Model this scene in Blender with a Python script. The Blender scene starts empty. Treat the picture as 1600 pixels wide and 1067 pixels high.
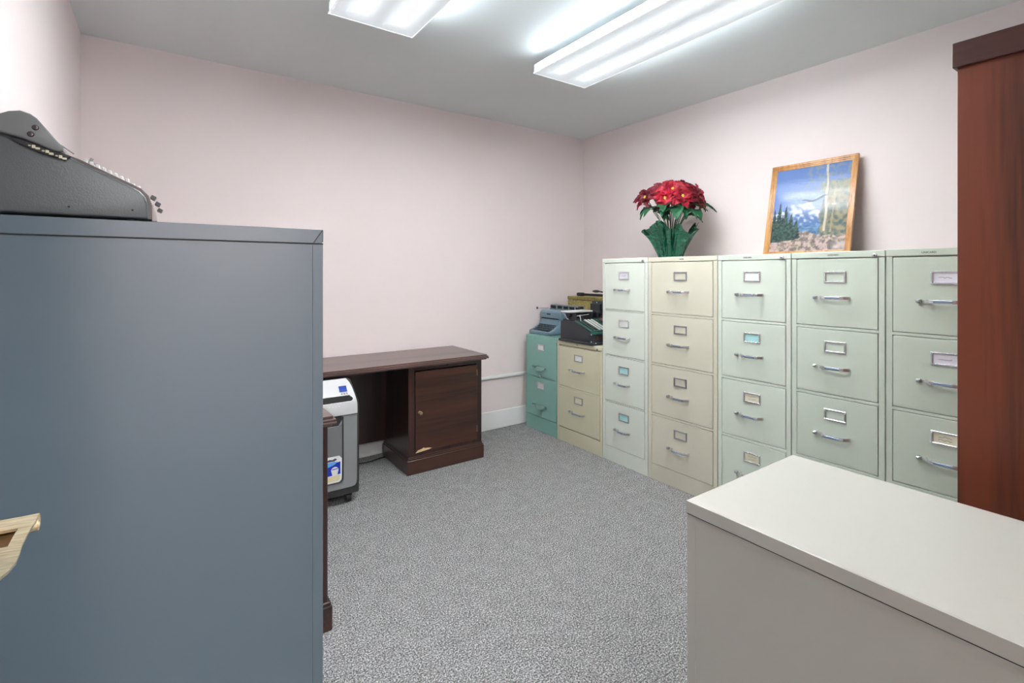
import bpy, bmesh, math, random
from mathutils import Vector, Matrix, noise
random.seed(7)
PI = math.pi
SC = bpy.context.scene
COL = SC.collection

# ------------------------------------------------------------------ camera
YAW = 0.6122
FPX = 775.154
cam_d = bpy.data.cameras.new('camera')
cam = bpy.data.objects.new('camera', cam_d)
COL.objects.link(cam)
cam.location = (0, 0, 1.2278)
cam.rotation_euler = (PI / 2, 0, -YAW)
cam_d.sensor_fit = 'HORIZONTAL'
cam_d.sensor_width = 36
cam_d.lens = FPX * 36 / 1600
cam_d.shift_y = -(533.5 - 426.396) / 1600
cam_d.clip_start = 0.02
SC.camera = cam

# ------------------------------------------------------------------ world, exposure
w = bpy.data.worlds.new('world'); SC.world = w; w.use_nodes = True
w.node_tree.nodes['Background'].inputs[0].default_value = (1, 1, 1, 1)
w.node_tree.nodes['Background'].inputs[1].default_value = 0.3
SC.view_settings.view_transform = 'Standard'
SC.view_settings.look = 'None'
SC.view_settings.gamma = 1
SC.view_settings.use_curve_mapping = False
SC.view_settings.exposure = 0.06
LAMP = 86.0          # brightness of the fluorescent tubes behind the diffusers
SIDE = 24.0           # light leaving the diffusers' sides
HALL_FILL = 80.0          # strength of the added, unseen fill lamp in the corridor

# ------------------------------------------------------------------ helpers
class MB:
    def __init__(s, origin=(0, 0, 0)):
        s.bm = bmesh.new(); s.o = Vector(origin)
    def _merge(s, b):
        me = bpy.data.meshes.new('t'); b.to_mesh(me); b.free()
        s.bm.from_mesh(me); bpy.data.meshes.remove(me)
    def box(s, x0, y0, z0, x1, y1, z1, bev=0, seg=1, rot=None, piv=None):
        b = bmesh.new()
        bmesh.ops.create_cube(b, size=1)
        for v in b.verts:
            v.co = Vector(((x0 + x1) / 2 + v.co.x * abs(x1 - x0), (y0 + y1) / 2 + v.co.y * abs(y1 - y0), (z0 + z1) / 2 + v.co.z * abs(z1 - z0)))
        if bev > 0:
            bmesh.ops.bevel(b, geom=b.edges[:] + b.verts[:], offset=bev, segments=seg, affect='EDGES', profile=0.5)
        if rot is not None:
            p = Vector(piv) if piv else Vector(((x0 + x1) / 2, (y0 + y1) / 2, (z0 + z1) / 2))
            for v in b.verts: v.co = rot @ (v.co - p) + p
        s._merge(b); return s
    def cyl(s, p0, p1, r0, r1=None, n=20, bev=0):
        if r1 is None: r1 = r0
        p0 = Vector(p0); p1 = Vector(p1); d = p1 - p0
        b = bmesh.new()
        bmesh.ops.create_cone(b, cap_ends=True, segments=n, radius1=r0, radius2=r1, depth=d.length)
        if bev > 0:
            ed = [e for e in b.edges if any(len(f.verts) > 4 for f in e.link_faces)]
            bmesh.ops.bevel(b, geom=ed, offset=bev, segments=2, affect='EDGES', profile=0.5)
        q = d.to_track_quat('Z', 'Y').to_matrix()
        for v in b.verts: v.co = q @ v.co + (p0 + p1) / 2
        s._merge(b); return s
    def sphere(s, c, r, sc=(1, 1, 1), u=14, v=9):
        b = bmesh.new(); bmesh.ops.create_uvsphere(b, u_segments=u, v_segments=v, radius=r)
        for q in b.verts: q.co = Vector((q.co.x * sc[0], q.co.y * sc[1], q.co.z * sc[2])) + Vector(c)
        s._merge(b); return s
    def prism(s, pts, f0, f1, bev=0, seg=2):
        """closed 2-D outline extruded; f0/f1 turn (u,v) into the 3-D points of each end."""
        b = bmesh.new()
        a = [b.verts.new(Vector(f0(*p))) for p in pts]; c = [b.verts.new(Vector(f1(*p))) for p in pts]
        n = len(pts)
        b.faces.new(a); b.faces.new(c[::-1])
        for i in range(n): b.faces.new((a[i], c[i], c[(i + 1) % n], a[(i + 1) % n]))
        bmesh.ops.recalc_face_normals(b, faces=b.faces[:])
        if bev > 0:
            ed = [e for e in b.edges if any(len(f.verts) == n for f in e.link_faces)]
            bmesh.ops.bevel(b, geom=ed, offset=bev, segments=seg, affect='EDGES', profile=0.5)
        s._merge(b); return s
    def tube(s, pts, r, n=8, closed=False):
        pts = [Vector(p) for p in pts]; b = bmesh.new(); rings = []
        m = len(pts); up = Vector((0, 0, 1))
        for i, p in enumerate(pts):
            t = (pts[min(i + 1, m - 1)] - pts[max(i - 1, 0)]).normalized()
            a = t.cross(up)
            if a.length < 1e-3: a = t.cross(Vector((1, 0, 0)))
            a.normalize(); c = t.cross(a)
            rr = r[i] if isinstance(r, (list, tuple)) else r
            rings.append([b.verts.new(p + (a * math.cos(2 * PI * k / n) + c * math.sin(2 * PI * k / n)) * rr) for k in range(n)])
        for i in range(m - 1):
            for k in range(n): b.faces.new((rings[i][k], rings[i][(k + 1) % n], rings[i + 1][(k + 1) % n], rings[i + 1][k]))
        b.faces.new(rings[0][::-1]); b.faces.new(rings[-1])
        bmesh.ops.recalc_face_normals(b, faces=b.faces[:])
        s._merge(b); return s
    def lathe(s, prof, c, axis=(0, 0, 1), n=24, wob=None):
        c = Vector(c); q = Vector(axis).to_track_quat('Z', 'Y').to_matrix(); b = bmesh.new(); rings = []
        for j, (r, z) in enumerate(prof):
            rings.append([b.verts.new(c + q @ Vector(((r + (wob(j, k) if wob else 0)) * math.cos(2 * PI * k / n), (r + (wob(j, k) if wob else 0)) * math.sin(2 * PI * k / n), z))) for k in range(n)])
        for i in range(len(rings) - 1):
            for k in range(n): b.faces.new((rings[i][k], rings[i][(k + 1) % n], rings[i + 1][(k + 1) % n], rings[i + 1][k]))
        if prof[0][0] > 1e-4: b.faces.new(rings[0][::-1])
        if prof[-1][0] > 1e-4: b.faces.new(rings[-1])
        bmesh.ops.remove_doubles(b, verts=b.verts[:], dist=1e-5)
        bmesh.ops.recalc_face_normals(b, faces=b.faces[:])
        s._merge(b); return s
    def grid(s, P, thick=0):
        """P[i][j] points -> sheet"""
        b = bmesh.new(); V = [[b.verts.new(Vector(p)) for p in row] for row in P]
        for i in range(len(V) - 1):
            for j in range(len(V[0]) - 1): b.faces.new((V[i][j], V[i + 1][j], V[i + 1][j + 1], V[i][j + 1]))
        bmesh.ops.recalc_face_normals(b, faces=b.faces[:])
        if thick: bmesh.ops.solidify(b, geom=b.faces[:], thickness=thick)
        s._merge(b); return s
    def xform(s, M):
        for v in s.bm.verts: v.co = M @ v.co
        return s
    def build(s, name, mat, parent=None, smooth=False, angle=35):
        for v in s.bm.verts: v.co -= s.o
        me = bpy.data.meshes.new(name); s.bm.to_mesh(me); s.bm.free()
        me.materials.append(mat)
        if smooth:
            me.polygons.foreach_set('use_smooth', [True] * len(me.polygons))
            try: me.set_sharp_from_angle(angle=math.radians(angle))
            except Exception: pass
        o = bpy.data.objects.new(name, me); COL.objects.link(o)
        if parent is not None: o.parent = parent
        else: o.location = s.o
        return o

def thing(name, label, cat, loc=(0, 0, 0), rz=0, group=None):
    o = bpy.data.objects.new(name, None); COL.objects.link(o)
    o.location = loc; o.rotation_euler = (0, 0, rz); o.empty_display_size = 0.05
    o['label'] = label; o['category'] = cat
    if group: o['group'] = group
    return o
def struct(o):
    o['kind'] = 'structure'; return o

# ------------------------------------------------------------------ materials
def N(nt, t, **k):
    n = nt.nodes.new(t)
    for a, v in k.items():
        if a.startswith('i_'):
            n.inputs[int(a[2:])].default_value = v
        else: setattr(n, a, v)
    return n
def base(name):
    m = bpy.data.materials.new(name); m.use_nodes = True
    return m, m.node_tree, m.node_tree.nodes['Principled BSDF']
def ramp(nt, fac, stops):
    r = N(nt, 'ShaderNodeValToRGB'); e = r.color_ramp.elements
    while len(e) < len(stops): e.new(0.5)
    for q, (p, c) in zip(e, stops): q.position = p; q.color = (c[0], c[1], c[2], 1)
    nt.links.new(fac, r.inputs[0]); return r
def lin(r, g, b):
    f = lambda c: (c / 255 / 12.92) if c / 255 <= .04045 else ((c / 255 + .055) / 1.055) ** 2.4
    return (f(r), f(g), f(b))
def paint(name, col, rough=0.45, spec=0.5, metal=0, bump=0.0, bscale=60, var=0.03, vscale=3, coat=0):
    m, nt, p = base(name)
    tc = N(nt, 'ShaderNodeTexCoord')
    n = N(nt, 'ShaderNodeTexNoise'); n.inputs['Scale'].default_value = vscale; n.inputs['Detail'].default_value = 3
    nt.links.new(tc.outputs['Object'], n.inputs['Vector'])
    r = ramp(nt, n.outputs[0], [(0.3, tuple(c * (1 - var) for c in col)), (0.7, tuple(min(1, c * (1 + var)) for c in col))])
    nt.links.new(r.outputs[0], p.inputs['Base Color'])
    p.inputs['Roughness'].default_value = rough; p.inputs['Metallic'].default_value = metal
    p.inputs['Specular IOR Level'].default_value = spec
    if coat: p.inputs['Coat Weight'].default_value = coat; p.inputs['Coat Roughness'].default_value = 0.08
    if bump:
        b = N(nt, 'ShaderNodeTexNoise'); b.inputs['Scale'].default_value = bscale; b.inputs['Detail'].default_value = 2
        nt.links.new(tc.outputs['Object'], b.inputs['Vector'])
        q = N(nt, 'ShaderNodeBump'); q.inputs['Strength'].default_value = bump; q.inputs['Distance'].default_value = 0.002
        nt.links.new(b.outputs[0], q.inputs['Height']); nt.links.new(q.outputs[0], p.inputs['Normal'])
    return m
def chipped(name, col, chip, rough=0.4, thr=0.72, scale=14, **k):
    """paint with small worn specks"""
    m = paint(name, col, rough, **k); nt = m.node_tree; p = nt.nodes['Principled BSDF']
    src = p.inputs['Base Color'].links[0].from_socket
    tc = N(nt, 'ShaderNodeTexCoord'); n = N(nt, 'ShaderNodeTexNoise'); n.inputs['Scale'].default_value = scale; n.inputs['Detail'].default_value = 5
    nt.links.new(tc.outputs['Object'], n.inputs['Vector'])
    r = ramp(nt, n.outputs[0], [(thr, (0, 0, 0)), (thr + .01, (1, 1, 1))])
    mx = N(nt, 'ShaderNodeMix', data_type='RGBA'); nt.links.new(r.outputs[0], mx.inputs[0]); nt.links.new(src, mx.inputs[6]); mx.inputs[7].default_value = (*chip, 1)
    nt.links.new(mx.outputs[2], p.inputs['Base Color']); return m
def wood(name, c0, c1, axis='Z', rough=0.3, scale=1.0, coat=0.3, fine=1.0):
    m, nt, p = base(name)
    tc = N(nt, 'ShaderNodeTexCoord'); mp = N(nt, 'ShaderNodeMapping')
    s = {'X': (0.6, 14, 14), 'Y': (14, 0.6, 14), 'Z': (14, 14, 0.6)}[axis]
    mp.inputs['Scale'].default_value = tuple(q * scale for q in s)
    nt.links.new(tc.outputs['Object'], mp.inputs[0])
    n1 = N(nt, 'ShaderNodeTexNoise'); n1.inputs['Scale'].default_value = 1.0; n1.inputs['Detail'].default_value = 5; n1.inputs['Distortion'].default_value = 0.6
    n2 = N(nt, 'ShaderNodeTexNoise'); n2.inputs['Scale'].default_value = 9.0 * fine; n2.inputs['Detail'].default_value = 3
    nt.links.new(mp.outputs[0], n1.inputs['Vector']); nt.links.new(mp.outputs[0], n2.inputs['Vector'])
    mx = N(nt, 'ShaderNodeMath', operation='MULTIPLY_ADD'); nt.links.new(n2.outputs[0], mx.inputs[0]); mx.inputs[1].default_value = 0.35
    nt.links.new(n1.outputs[0], mx.inputs[2])
    r = ramp(nt, mx.outputs[0], [(0.50, c0), (0.64, tuple((a + b) / 2 for a, b in zip(c0, c1))), (0.80, c1)])
    nt.links.new(r.outputs[0], p.inputs['Base Color'])
    p.inputs['Roughness'].default_value = rough
    p.inputs['Coat Weight'].default_value = coat; p.inputs['Coat Roughness'].default_value = 0.2
    return m

M = {}
M['wall'] = paint('pink_wall_paint', (0.86, 0.765, 0.75), 0.75, 0.25, bump=0.12, bscale=220, var=0.006)
M['ceiling'] = paint('ceiling_paint', (0.88, 0.93, 0.935), 0.9, 0.1, bump=0.1, bscale=160, var=0.008)
M['trim'] = paint('white_trim_paint', (0.90, 0.90, 0.89), 0.4, 0.4, var=0.02)

M['mint_pale'] = paint('pale_mint_enamel', lin(222, 228, 217), 0.42, 0.45, bump=0.05, bscale=400, var=0.01)
M['mint'] = paint('mint_enamel', lin(212, 221, 208), 0.42, 0.45, bump=0.05, bscale=400, var=0.01)
M['mint2'] = paint('light_sage_enamel', lin(204, 214, 200), 0.42, 0.45, bump=0.05, bscale=400, var=0.01)
M['mint3'] = paint('sage_enamel', lin(198, 208, 193), 0.42, 0.45, bump=0.05, bscale=400, var=0.01)
M['cream'] = paint('cream_enamel', lin(212, 208, 190), 0.42, 0.45, bump=0.05, bscale=400, var=0.012)
M['cream2'] = paint('dull_cream_enamel', lin(212, 208, 180), 0.42, 0.45, bump=0.05, bscale=400, var=0.012)
M['teal'] = paint('teal_enamel', lin(130, 176, 165), 0.32, 0.5, var=0.03)
M['greycab'] = chipped('blue_grey_enamel', lin(80, 94, 103), lin(150, 155, 160), 0.30, thr=0.80, scale=9, var=0.02, bump=0.04, bscale=300)
M['greycab'].node_tree.nodes['Principled BSDF'].inputs['Coat Weight'].default_value = 0.8
M['greycab'].node_tree.nodes['Principled BSDF'].inputs['Coat Roughness'].default_value = 0.2
M['beige'] = chipped('putty_enamel', lin(200, 199, 191), lin(90, 85, 80), 0.3, thr=0.79, scale=13, var=0.01, bump=0.03, bscale=300)
M['chrome'] = paint('chrome', (0.80, 0.81, 0.83), 0.25, 0.5, metal=0.75, var=0.02)
M['steel'] = paint('dull_steel', (0.40, 0.41, 0.42), 0.35, 0.5, metal=0.7, var=0.05)
M['bluechrome'] = paint('blue_tinted_handle', lin(128, 148, 176), 0.3, 0.5, metal=0.5)
M['tealmetal'] = paint('teal_painted_metal', lin(120, 152, 145), 0.25, 0.5, metal=0.4)
M['card'] = paint('white_card', (0.82, 0.82, 0.80), 0.8, 0.2)
M['cardv'] = paint('lilac_white_card', (0.80, 0.79, 0.86), 0.8, 0.2)
M['cardb'] = paint('aqua_card', lin(176, 222, 222), 0.8, 0.2)
M['cardy'] = paint('yellowed_card', lin(226, 222, 196), 0.8, 0.2)
M['ink'] = paint('ink', lin(90, 90, 110), 0.8, 0.1)
M['darkslot'] = paint('dark_slot', (0.02, 0.02, 0.02), 0.7, 0.2)
M['black'] = paint('black_plastic', (0.018, 0.018, 0.02), 0.35, 0.5)
M['crinkle'] = paint('black_crinkle_paint', lin(42, 44, 50), 0.5, 0.5, bump=0.4, bscale=500)
M['green_dark'] = paint('dark_green_enamel', lin(38, 92, 80), 0.3, 0.5)
M['walnut'] = wood('dark_walnut', (0.016, 0.0055, 0.004), (0.060, 0.022, 0.013), 'X', 0.3, coat=0.35)
M['walnutz_shaded'] = wood('dark_walnut_shaded_upright', (0.010, 0.0035, 0.0028), (0.042, 0.014, 0.009), 'Z', 0.3, coat=0.35)  # upright grain, darkened so the kneehole's shade is in the colour
M['walnuty'] = wood('dark_walnut_lengthwise', (0.018, 0.007, 0.005), (0.07, 0.026, 0.016), 'Y', 0.3, coat=0.5)
M['walnutdoor'] = wood('walnut_door_veneer', (0.020, 0.006, 0.0035), (0.062, 0.019, 0.010), 'X', 0.3, scale=0.8, coat=0.3)
M['walnuttop'] = wood('walnut_top', (0.045, 0.022, 0.02), (0.11, 0.058, 0.05), 'X', 0.33, coat=0.8)
M['mahogany'] = wood('mahogany_laminate', lin(66, 33, 24), lin(118, 56, 34), 'Z', 0.42, scale=0.75, coat=0.05)
M['mahcap'] = wood('mahogany_cap', lin(56, 29, 25), lin(74, 38, 31), 'Y', 0.42, coat=0.05)
M['door'] = wood('brown_door_veneer', lin(70, 44, 28), lin(104, 68, 42), 'Z', 0.4, scale=0.8, coat=0.1)
M['oak'] = wood('oak_frame', lin(150, 98, 48), lin(206, 152, 92), 'Z', 0.35, scale=2.0, coat=0.4)
M['raw'] = paint('bare_wood_chip', lin(222, 196, 150), 0.7, 0.1, var=0.1, vscale=80)
M['bluegrey'] = paint('blue_grey_machine_enamel', lin(112, 138, 152), 0.3, 0.5)
M['machgrey'] = paint('grey_machine_enamel', lin(74, 79, 81), 0.36, 0.5, bump=0.15, bscale=500)
M['machhead'] = paint('light_grey_machine_enamel', lin(102, 106, 106), 0.36, 0.5)
M['machtrim'] = paint('brown_grey_casing', lin(84, 76, 74), 0.4, 0.5)
M['machfront'] = paint('pale_taupe_casing', lin(176, 166, 162), 0.35, 0.5)
M['keywhite'] = paint('white_key', (0.75, 0.73, 0.72), 0.35, 0.5)
M['keyblack'] = paint('black_key', (0.02, 0.021, 0.024), 0.3, 0.5)
M['keygreen'] = paint('green_key', lin(40, 72, 64), 0.3, 0.5)
M['keyred'] = paint('red_key', lin(196, 70, 66), 0.35, 0.5)
M['screw'] = paint('dark_screw_metal', (0.10, 0.085, 0.09), 0.25, 0.5, metal=0.9)
M['rubber'] = paint('platen_rubber', (0.022, 0.022, 0.024), 0.6, 0.3)
M['tweed'] = paint('khaki_tweed_case', lin(160, 146, 92), 0.8, 0.2, var=0.3, vscale=60, bump=0.4, bscale=400)
M['silver'] = paint('silver_plastic', (0.78, 0.78, 0.78), 0.28, 0.5)
M['whitepl'] = paint('white_plastic', (0.62, 0.62, 0.63), 0.3, 0.5)
M['grepl'] = paint('grey_plastic', lin(132, 134, 135), 0.35, 0.5)
M['blkgrain'] = paint('dark_grey_plastic', lin(46, 46, 47), 0.45, 0.5)
M['lcd'] = paint('blue_display', lin(28, 66, 160), 0.2, 0.5)
M['bluelab'] = paint('blue_label', lin(24, 50, 176), 0.35, 0.5)
M['blueL2'] = paint('light_blue_label', lin(92, 168, 232), 0.35, 0.5)
M['oil'] = paint('pale_yellow_plastic', lin(232, 220, 176), 0.35, 0.5)
M['greybin'] = paint('window_grey_plastic', lin(118, 118, 120), 0.22, 0.5)
M['cordm'] = paint('black_cord', (0.015, 0.015, 0.016), 0.5, 0.4)
M['gold'] = paint('gilt_lettering', lin(128, 66, 42), 0.4, 0.5, metal=0.3)
M['leafg'] = paint('poinsettia_leaf', lin(30, 80, 52), 0.45, 0.35, var=0.35, vscale=14)
M['stem'] = paint('plant_stem', lin(86, 100, 62), 0.6, 0.3)
M['bract'] = paint('red_bract', lin(152, 18, 40), 0.5, 0.3, var=0.35, vscale=10)
M['bract2'] = paint('dark_red_bract', lin(98, 9, 28), 0.5, 0.3, var=0.3, vscale=10)
M['yellow'] = paint('yellow_cyathia', lin(206, 196, 84), 0.6, 0.3)
M['potm'] = paint('terracotta_pot', lin(120, 60, 40), 0.8, 0.2)
M['soil'] = paint('soil', (0.03, 0.02, 0.015), 0.95, 0.1)

def brass():
    m, nt, p = base('brushed_brass')
    tc = N(nt, 'ShaderNodeTexCoord'); mp = N(nt, 'ShaderNodeMapping'); mp.inputs['Scale'].default_value = (20, 260, 260)
    n = N(nt, 'ShaderNodeTexNoise'); n.inputs['Scale'].default_value = 2; n.inputs['Detail'].default_value = 4
    nt.links.new(tc.outputs['Object'], mp.inputs[0]); nt.links.new(mp.outputs[0], n.inputs['Vector'])
    r = ramp(nt, n.outputs[0], [(0.3, (0.60, 0.47, 0.27)), (0.7, (0.88, 0.79, 0.58))])
    nt.links.new(r.outputs[0], p.inputs['Base Color']); p.inputs['Metallic'].default_value = 0.8; p.inputs['Roughness'].default_value = 0.28
    return m
M['brass'] = brass()
M['brassworn'] = paint('antique_brass', lin(168, 156, 122), 0.3, 0.5, metal=0.9)

def carpet():
    m, nt, p = base('speckled_grey_carpet')
    tc = N(nt, 'ShaderNodeTexCoord')
    def noi(sc, det, rough=0.6):
        n = N(nt, 'ShaderNodeTexNoise'); n.inputs['Scale'].default_value = sc; n.inputs['Detail'].default_value = det; n.inputs['Roughness'].default_value = rough
        nt.links.new(tc.outputs['Object'], n.inputs['Vector']); return n.outputs[0]
    def math_(op, a, b, c=None):
        q = N(nt, 'ShaderNodeMath', operation=op)
        for i, v in enumerate((a, b, c)):
            if v is None: continue
            if isinstance(v, (int, float)): q.inputs[i].default_value = v
            else: nt.links.new(v, q.inputs[i])
        return q.outputs[0]
    a = noi(180, 4, 0.80); b = noi(520, 2, 0.8); c = noi(16, 4, 0.7)
    s = math_('MULTIPLY_ADD', b, 0.45, a)
    s = math_('MULTIPLY_ADD', c, 0.07, s)
    r = ramp(nt, s, [(0.61, lin(30, 29, 30)), (0.70, lin(88, 87, 87)), (0.79, lin(142, 141, 141)), (0.92, lin(230, 229, 229))])
    nt.links.new(r.outputs[0], p.inputs['Base Color'])
    p.inputs['Roughness'].default_value = 1.0; p.inputs['Specular IOR Level'].default_value = 0.05
    q = N(nt, 'ShaderNodeBump'); q.inputs['Strength'].default_value = 0.25; q.inputs['Distance'].default_value = 0.003
    nt.links.new(s, q.inputs['Height']); nt.links.new(q.outputs[0], p.inputs['Normal'])
    return m
M['carpet'] = carpet()

def emit(name, col, st):
    m = bpy.data.materials.new(name); m.use_nodes = True; nt = m.node_tree
    nt.nodes.remove(nt.nodes['Principled BSDF'])
    e = N(nt, 'ShaderNodeEmission'); e.inputs[0].default_value = (*col, 1); e.inputs[1].default_value = st
    nt.links.new(e.outputs[0], nt.nodes['Material Output'].inputs[0]); return m

# ------------------------------------------------------------------ fluorescent fixtures (diffuser lit by the tubes inside it)
def diffuser_mat():
    """wrap-around acrylic: soft bright bands where the four tubes lie behind it (object x = across, y = along)"""
    m = bpy.data.materials.new('lit_acrylic_diffuser'); m.use_nodes = True; nt = m.node_tree
    p = nt.nodes['Principled BSDF']; p.inputs['Base Color'].default_value = (0.75, 0.78, 0.8, 1); p.inputs['Roughness'].default_value = 0.3
    tc = N(nt, 'ShaderNodeTexCoord'); sp = N(nt, 'ShaderNodeSeparateXYZ'); nt.links.new(tc.outputs['Object'], sp.inputs[0])
    def mt(op, a, b=None, c=None, clamp=False):
        q = N(nt, 'ShaderNodeMath', operation=op); q.use_clamp = clamp
        for i, v in enumerate((a, b, c)):
            if v is None: continue
            if isinstance(v, (int, float)): q.inputs[i].default_value = v
            else: nt.links.new(v, q.inputs[i])
        return q.outputs[0]
    ax = mt('ABSOLUTE', sp.outputs[0])
    d = mt('ABSOLUTE', mt('SUBTRACT', ax, 0.088))          # distance from a pair of tubes
    ay = mt('ABSOLUTE', sp.outputs[1])
    def sstep(v, e0, e1):
        q = N(nt, 'ShaderNodeMapRange', interpolation_type='SMOOTHSTEP')
        nt.links.new(v, q.inputs[0]); q.inputs[1].default_value = e0; q.inputs[2].default_value = e1; q.inputs[3].default_value = 0; q.inputs[4].default_value = 1
        return q.outputs[0]
    soft = mt('MULTIPLY', sstep(d, 0.088, 0.020), sstep(ay, 0.61, 0.50))
    core = mt('MULTIPLY', sstep(d, 0.034, 0.014), sstep(ay, 0.54, 0.49))
    st = mt('MULTIPLY_ADD', soft, 0.45, 0.46)
    st = mt('MULTIPLY_ADD', core, LAMP, st)
    side = mt('MULTIPLY', mt('MULTIPLY', mt('GREATER_THAN', sp.outputs[2], 0.006), mt('GREATER_THAN', ax, 0.1895)), sstep(ay, 0.60, 0.40))          # the upright sides throw light along the ceiling
    st = mt('MULTIPLY_ADD', side, SIDE, st)
    mxc = N(nt, 'ShaderNodeMix', data_type='RGBA'); nt.links.new(core, mxc.inputs[0])
    mxc.inputs[6].default_value = (0.84, 0.94, 1.0, 1); mxc.inputs[7].default_value = (0.965, 0.985, 1.0, 1)
    nt.links.new(mxc.outputs[2], p.inputs['Emission Color'])
    nt.links.new(st, p.inputs['Emission Strength'])
    return m
M['diff'] = diffuser_mat()
M['lampwhite'] = paint('white_fixture_enamel', (0.8, 0.82, 0.83), 0.4, 0.4)

ROOM = dict(x0=-0.341, x1=3.092, y0=-0.12, y1=3.283, h=2.428)
X0, X1, Y0, Y1, H = (ROOM[k] for k in ('x0', 'x1', 'y0', 'y1', 'h'))

def ceiling_light(xc, yc, label):
    W, L = 0.382, 1.226
    zb, zt = 2.340, 2.388
    t = thing('ceiling_light', label, 'ceiling light', (xc, yc, H - 0.088), 0, 'fluorescent ceiling lights')
    # acrylic wrap: open tray with thin walls; its own origin in the middle so the pattern is centred
    b = MB()
    b.box(-W / 2, -L / 2, 0.0, W / 2, L / 2, 0.004, 0.0015)
    for sx in (-1, 1): b.box(sx * W / 2 - (0.004 if sx > 0 else 0), -L / 2, 0.003, sx * W / 2 + (0.004 if sx < 0 else 0), L / 2, zt - zb, 0.001)
    for sy in (-1, 1): b.box(-W / 2, sy * L / 2 - (0.004 if sy > 0 else 0), 0.003, W / 2, sy * L / 2 + (0.004 if sy < 0 else 0), zt - zb, 0.001)
    b.build('diffuser', M['diff'], t)
    b = MB()                       # the clear prismatic rim
    for sx in (-1, 1): b.box(sx * W / 2 - 0.003, -L / 2 - 0.003, -0.002, sx * W / 2 + 0.003, L / 2 + 0.003, 0.005, 0.001)
    for sy in (-1, 1): b.box(-W / 2 - 0.003, sy * L / 2 - 0.003, -0.002, W / 2 + 0.003, sy * L / 2 + 0.003, 0.005, 0.001)
    b.build('rim', M['rim'], t)
    b = MB(); b.box(-0.14, -L / 2 + 0.02, 0.044, 0.14, L / 2 - 0.02, 0.088, 0.004)
    b.box(-W / 2 + 0.006, -L / 2 + 0.006, 0.042, W / 2 - 0.006, L / 2 - 0.006, 0.052, 0.002)
    b.build('housing', M['lampwhite'], t)
M['rim'] = (lambda: (lambda m: m)(paint('clear_acrylic_rim', (0.85, 0.88, 0.9), 0.2, 0.6)))()
_p = M['rim'].node_tree.nodes['Principled BSDF']
_p.inputs['Emission Color'].default_value = (0.93, 0.97, 1, 1); _p.inputs['Emission Strength'].default_value = 0.55
ceiling_light(1.880, 1.578, 'long fluorescent ceiling light with frosted diffuser, the one nearer the cabinet row')
ceiling_light(0.771, 1.578, 'fluorescent ceiling light cut off by the photo edge, nearer the desks')

# ------------------------------------------------------------------ room shell
T = 0.10
DX0, DX1, DH = -0.190, 0.600, 2.05      # doorway in the front wall, where the photographer stands
HY = -1.75                              # far side of the corridor
struct(MB().box(X0 - 1.2, HY - T, -T, X1 + T, Y1 + T, 0.0).build('floor', M['carpet']))
struct(MB().box(X0 - 1.2, HY - T, H, X1 + T, Y1 + T, H + T).build('ceiling', M['ceiling']))
struct(MB().box(X0 - T, Y1, 0, X1 + T, Y1 + T, H).build('wall_back', M['wall']))
struct(MB().box(X1, HY, 0, X1 + T, Y1, H).build('wall_right', M['wall']))
struct(MB().box(X0 - T, Y0, 0, X0, Y1, H).build('wall_left', M['wall']))
b = MB(); b.box(X0 - 1.2, Y0 - T, 0, DX0, Y0, H); b.box(DX1, Y0 - T, 0, X1, Y0, H); b.box(DX0, Y0 - T, DH, DX1, Y0, H)
struct(b.build('wall_front', M['wall']))
b = MB(); b.box(X0 - 1.2, HY - T, 0, X1, HY, H); b.box(X0 - 1.2 - T, HY - T, 0, X0 - 1.2, Y0, H)
struct(b.build('wall_corridor', M['wall']))
# baseboards
def baseboard(name, x0, y0, x1, y1):
    b = MB(); b.box(x0, y0, 0, x1, y1, 0.136, 0.004); b.box(x0, y0, 0.13, x1, y1, 0.142, 0.003)
    struct(b.build(name, M['trim']))
baseboard('baseboard_back', X0, Y1 - 0.014, X1, Y1)
baseboard('baseboard_left', X0, Y0, X0 + 0.014, Y1 - 0.014)
baseboard('baseboard_right', X1 - 0.014, Y0, X1, Y1 - 0.014)
baseboard('baseboard_front', DX1 + 0.07, Y0, X1 - 0.014, Y0 + 0.014)
# thin white raceway along the back wall
struct(MB().box(X0, Y1 - 0.016, 0.397, X1, Y1, 0.420, 0.004).build('trim_1', M['trim']))
b = MB()
for (xa, xb) in ((DX0 - 0.06, DX0), (DX1, DX1 + 0.06)): b.box(xa, Y0 - T - 0.012, 0, xb, Y0 + 0.012, DH + 0.06, 0.003)
b.box(DX0, Y0 - T - 0.012, DH, DX1, Y0 + 0.012, DH + 0.06, 0.003)
struct(b.build('trim_2', M['trim']))
# door leaf folded back 90 degrees, just left of the camera
dr = MB((-0.17, Y0 + 0.014, 0)); dr.box(-0.212, Y0 + 0.016, 0.01, -0.172, Y0 + 0.016 + 0.765, 2.03, 0.002)
for (za, zb) in ((0.16, 0.95), (1.08, 1.90)):
    dr.box(-0.174, Y0 + 0.13, za, -0.168, Y0 + 0.67, zb, 0.003)
door = struct(dr.build('door_1', M['door']))
O = Vector((-0.17, Y0 + 0.014, 0))
def dpart(b, name, mat, smooth=True, parent=None):
    b.o = O; return b.build(name, mat, parent or door, smooth)
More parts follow.
